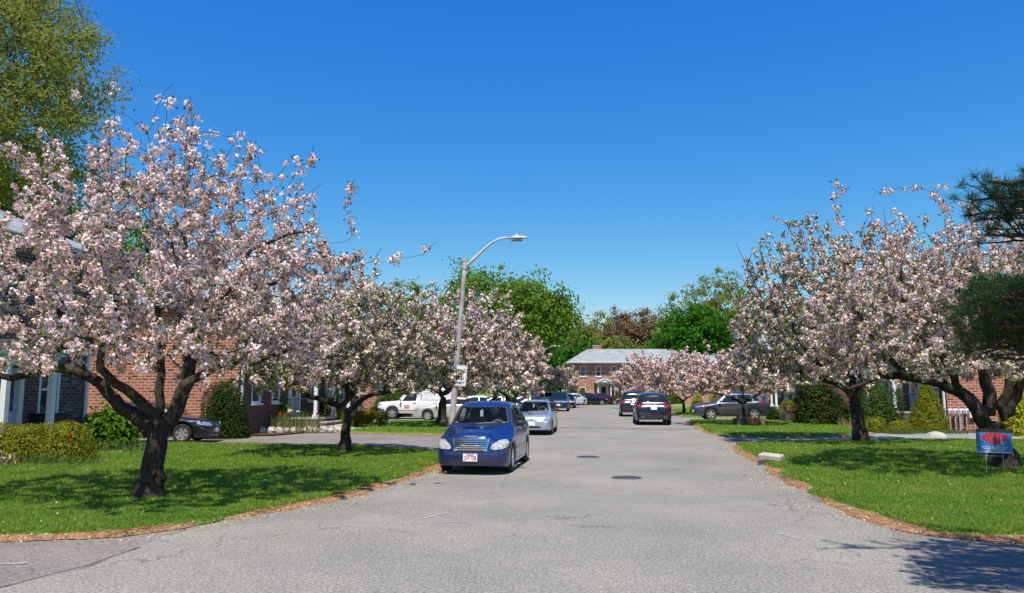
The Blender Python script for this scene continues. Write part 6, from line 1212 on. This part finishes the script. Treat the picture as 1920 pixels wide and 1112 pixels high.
bush('low clipped yew under the square right hedge', 1641, 814, 34.6, 44, 32, 'yew_leaf', 113, ls=.06, group=SG, loose=.03); bush('low clipped yew right of the right steps', 1687, 818, 33.8, 46, 30, 'yew_leaf', 114, ls=.06, group=SG, loose=.03)
bush('large dark rhododendron left of the right cherry trunk', 1532, 800, 41.5, 92, 100, 'holly_leaf', 115, ls=.13, shape=2, loose=.10); bush('smaller dark shrub against the large rhododendron', 1575, 802, 42.5, 44, 60, 'holly_leaf', 122, ls=.11, loose=.08)
bush('round grey green shrub with dry grass near the garden urn', 1479, 786, 46.6, 36, 36, 'yew_leaf', 116, ls=.07, loose=.04); bush('low dark clipped shrub right of the grey crossover', 1452, 785, 46.8, 30, 22, 'holly_leaf', 117, ls=.07, loose=.04)
bush('small rounded green plant before the rhododendron', 1526, 802, 39.6, 16, 16, 'hedge_leaf', 123, ls=.07, loose=.05)
bush('yellow flowering forsythia above the hood of the grey crossover', 1345, 768, 62, 38, 36, 'forsythia', 118, ls=.12, shape=2, loose=.1); bush('second yellow forsythia further left behind the crossover', 1308, 766, 66, 24, 30, 'forsythia', 119, ls=.12, shape=2, loose=.1)
bush('low olive shrub left of the grey crossover nose', 1306, 771, 60, 26, 18, 'yew_leaf', 124, ls=.1, group=SG); bush('lowest olive shrub nearest the pale slim cherry trunk', 1325, 770, 61, 22, 15, 'yew_leaf', 125, ls=.1, group=SG)
bush('yellow green shrub right of the thick tree trunk at the right edge', 1905, 812, 32.2, 60, 100, 'forsythia', 126, ls=.10, shape=2, loose=.14, dens=.6); bush('brownish loose shrub at the right picture edge', 1938, 815, 33.2, 70, 70, 'olive_leaf', 127, ls=.09, shape=2, loose=.14, dens=.6)
bush('conical evergreen at the left window of the far brick house', 1076, 751, 99.5, 17, 31, 'hedge_leaf', 128, ls=.16, cone=.4, group='evergreens at the far house'); bush('bright green shrub under the left window of the far brick house', 1092, 750, 99.6, 18, 20, 'bright_leaf', 129, ls=.16, group='evergreens at the far house')
bush('low green hedge right of the far porch', 1163, 752, 99, 34, 17, 'hedge_leaf', 130, ls=.16, group='evergreens at the far house'); bush('dark narrow evergreen behind the far right white post', 1172, 750, 99.6, 9, 34, 'holly_leaf', 131, ls=.16, group='evergreens at the far house'); bush('low hedge far right beyond the black vehicles', 1248, 752, 99, 60, 16, 'hedge_leaf', 132, ls=.18, group='evergreens at the far house')
# strap leaved plants
def strap(name, label, cx, cy, wx, wy, n, h, mat, seed, flowers=None, wd=.022, cat='plants'):
    rng = np.random.default_rng(seed); X = rng.uniform(-wx, wx, n); Yv = rng.uniform(-wy, wy, n); a = rng.uniform(0, 6.28, n); H = h * rng.uniform(.6, 1.2, n); ln = rng.normal(0, .28, (n, 2)); V = np.empty((n * 2, 4, 3))
    dx, dy = np.cos(a) * wd / 2, np.sin(a) * wd / 2
    for s0 in (0, 1):
        b0 = s0 * .55; b1 = .55 if s0 == 0 else 1.0; w0 = 1 if s0 == 0 else .8; w1 = .8 if s0 == 0 else .12; o0 = b0 ** 2; o1 = b1 ** 2; sl = slice(s0 * n, (s0 + 1) * n)
        V[sl, 0] = np.stack([X - dx * w0 + ln[:, 0] * H * o0, Yv - dy * w0 + ln[:, 1] * H * o0, H * b0], 1); V[sl, 1] = np.stack([X + dx * w0 + ln[:, 0] * H * o0, Yv + dy * w0 + ln[:, 1] * H * o0, H * b0], 1)
        V[sl, 2] = np.stack([X + dx * w1 + ln[:, 0] * H * o1, Yv + dy * w1 + ln[:, 1] * H * o1, H * b1], 1); V[sl, 3] = np.stack([X - dx * w1 + ln[:, 0] * H * o1, Yv - dy * w1 + ln[:, 1] * H * o1, H * b1], 1)
    rt = empty(name, (cx, cy, .03)); tag(rt, label, cat); np_mesh('foliage', V.reshape(-1, 3), 4, mat, rt)
    if flowers:
        fm, fn, fs = flowers; i = rng.integers(0, n, fn); C = np.stack([X[i], Yv[i], H[i] * 1.0 + .04], 1); 
        for q_ in C: C9 = q_ + rng.normal(0, fs * .3, (9, 3)); np_mesh('flower_head', leaf_quads(C9, rng.normal(0, 1, C9.shape), fs, .8, rng, .5, .1), 4, fm, rt)
a = G(70, 852); strap('flower_bed_plants', 'strap leaved bulbs along the front of the left yews', P(75, 850, 18.9).x, 18.9, 1.4, .22, 330, .34, 'iris_leaf', 201); strap('flower_bed_plants', 'pale tufted plants at the left picture edge', P(-5, 855, 18.6).x, 18.6, .5, .3, 160, .32, 'dry_stalk', 202, ('white_flower', 14, .05))
strap('flower_bed_plants', 'low leafy plants between the bright shrub and the lawn', P(215, 838, 23.0).x, 22.9, 1.1, .3, 320, .36, 'iris_leaf', 203)
strap('flower_bed_plants', 'tall mixed flower stalks behind the left border stones', P(510, 805, 34.6).x, 34.6, 1.6, .5, 620, .85, 'iris_leaf', 204, ('white_flower', 12, .09)); strap('flower_bed_plants', 'dry upright stalks in front of the left porch', P(540, 805, 34.2).x, 34.2, 1.4, .3, 170, .75, 'dry_stalk', 205, ('red_flower', 5, .09), wd=.03)
strap('flower_bed_plants', 'small plants between the black sedan nose and the border stones', P(425, 812, 32.8).x, 32.4, .8, .3, 200, .22, 'iris_leaf', 206, ('white_flower', 10, .06)); strap('flower_bed_plants', 'white flowers in front of the yews by the pickup', P(700, 797, 39.6).x, 39.6, .8, .2, 140, .22, 'iris_leaf', 207, ('white_flower', 10, .07))
strap('flower_bed_plants', 'ground cover along the bed below the right evergreen cone', P(1735, 818, 33).x, 33.0, 1.7, .3, 380, .2, 'iris_leaf', 208); strap('flower_bed_plants', 'purple tinged plants beside the steps behind the right cherry', P(1592, 805, 38.6).x, 38.6, .4, .3, 130, .45, 'dry_stalk', 209); strap('flower_bed_plants', 'dry ornamental grass in front of the round grey green shrub', P(1482, 788, 45.6).x, 45.6, .55, .2, 240, .85, 'dry_stalk', 210)
def flower(label, px, py, Y):
    rng = np.random.default_rng(int(px)); p = P(px, py, Y); rt = empty('tulip', (p.x, Y, 0)); tag(rt, label, 'flower'); q = MB(); q.tube([(0, 0, 0), (0.01, 0, p.z)], .006, 5); q.build('stem', 'iris_leaf', rt)
    D = unit(rng.normal(0, 1, (14, 3))); np_mesh('flower_head', leaf_quads(D * .03 + np.array([0, 0, p.z + .02]), D, .06, .9, rng, .3), 4, 'red_flower', rt)
flower('single red tulip in front of the left yew', 131, 819, 19.0)
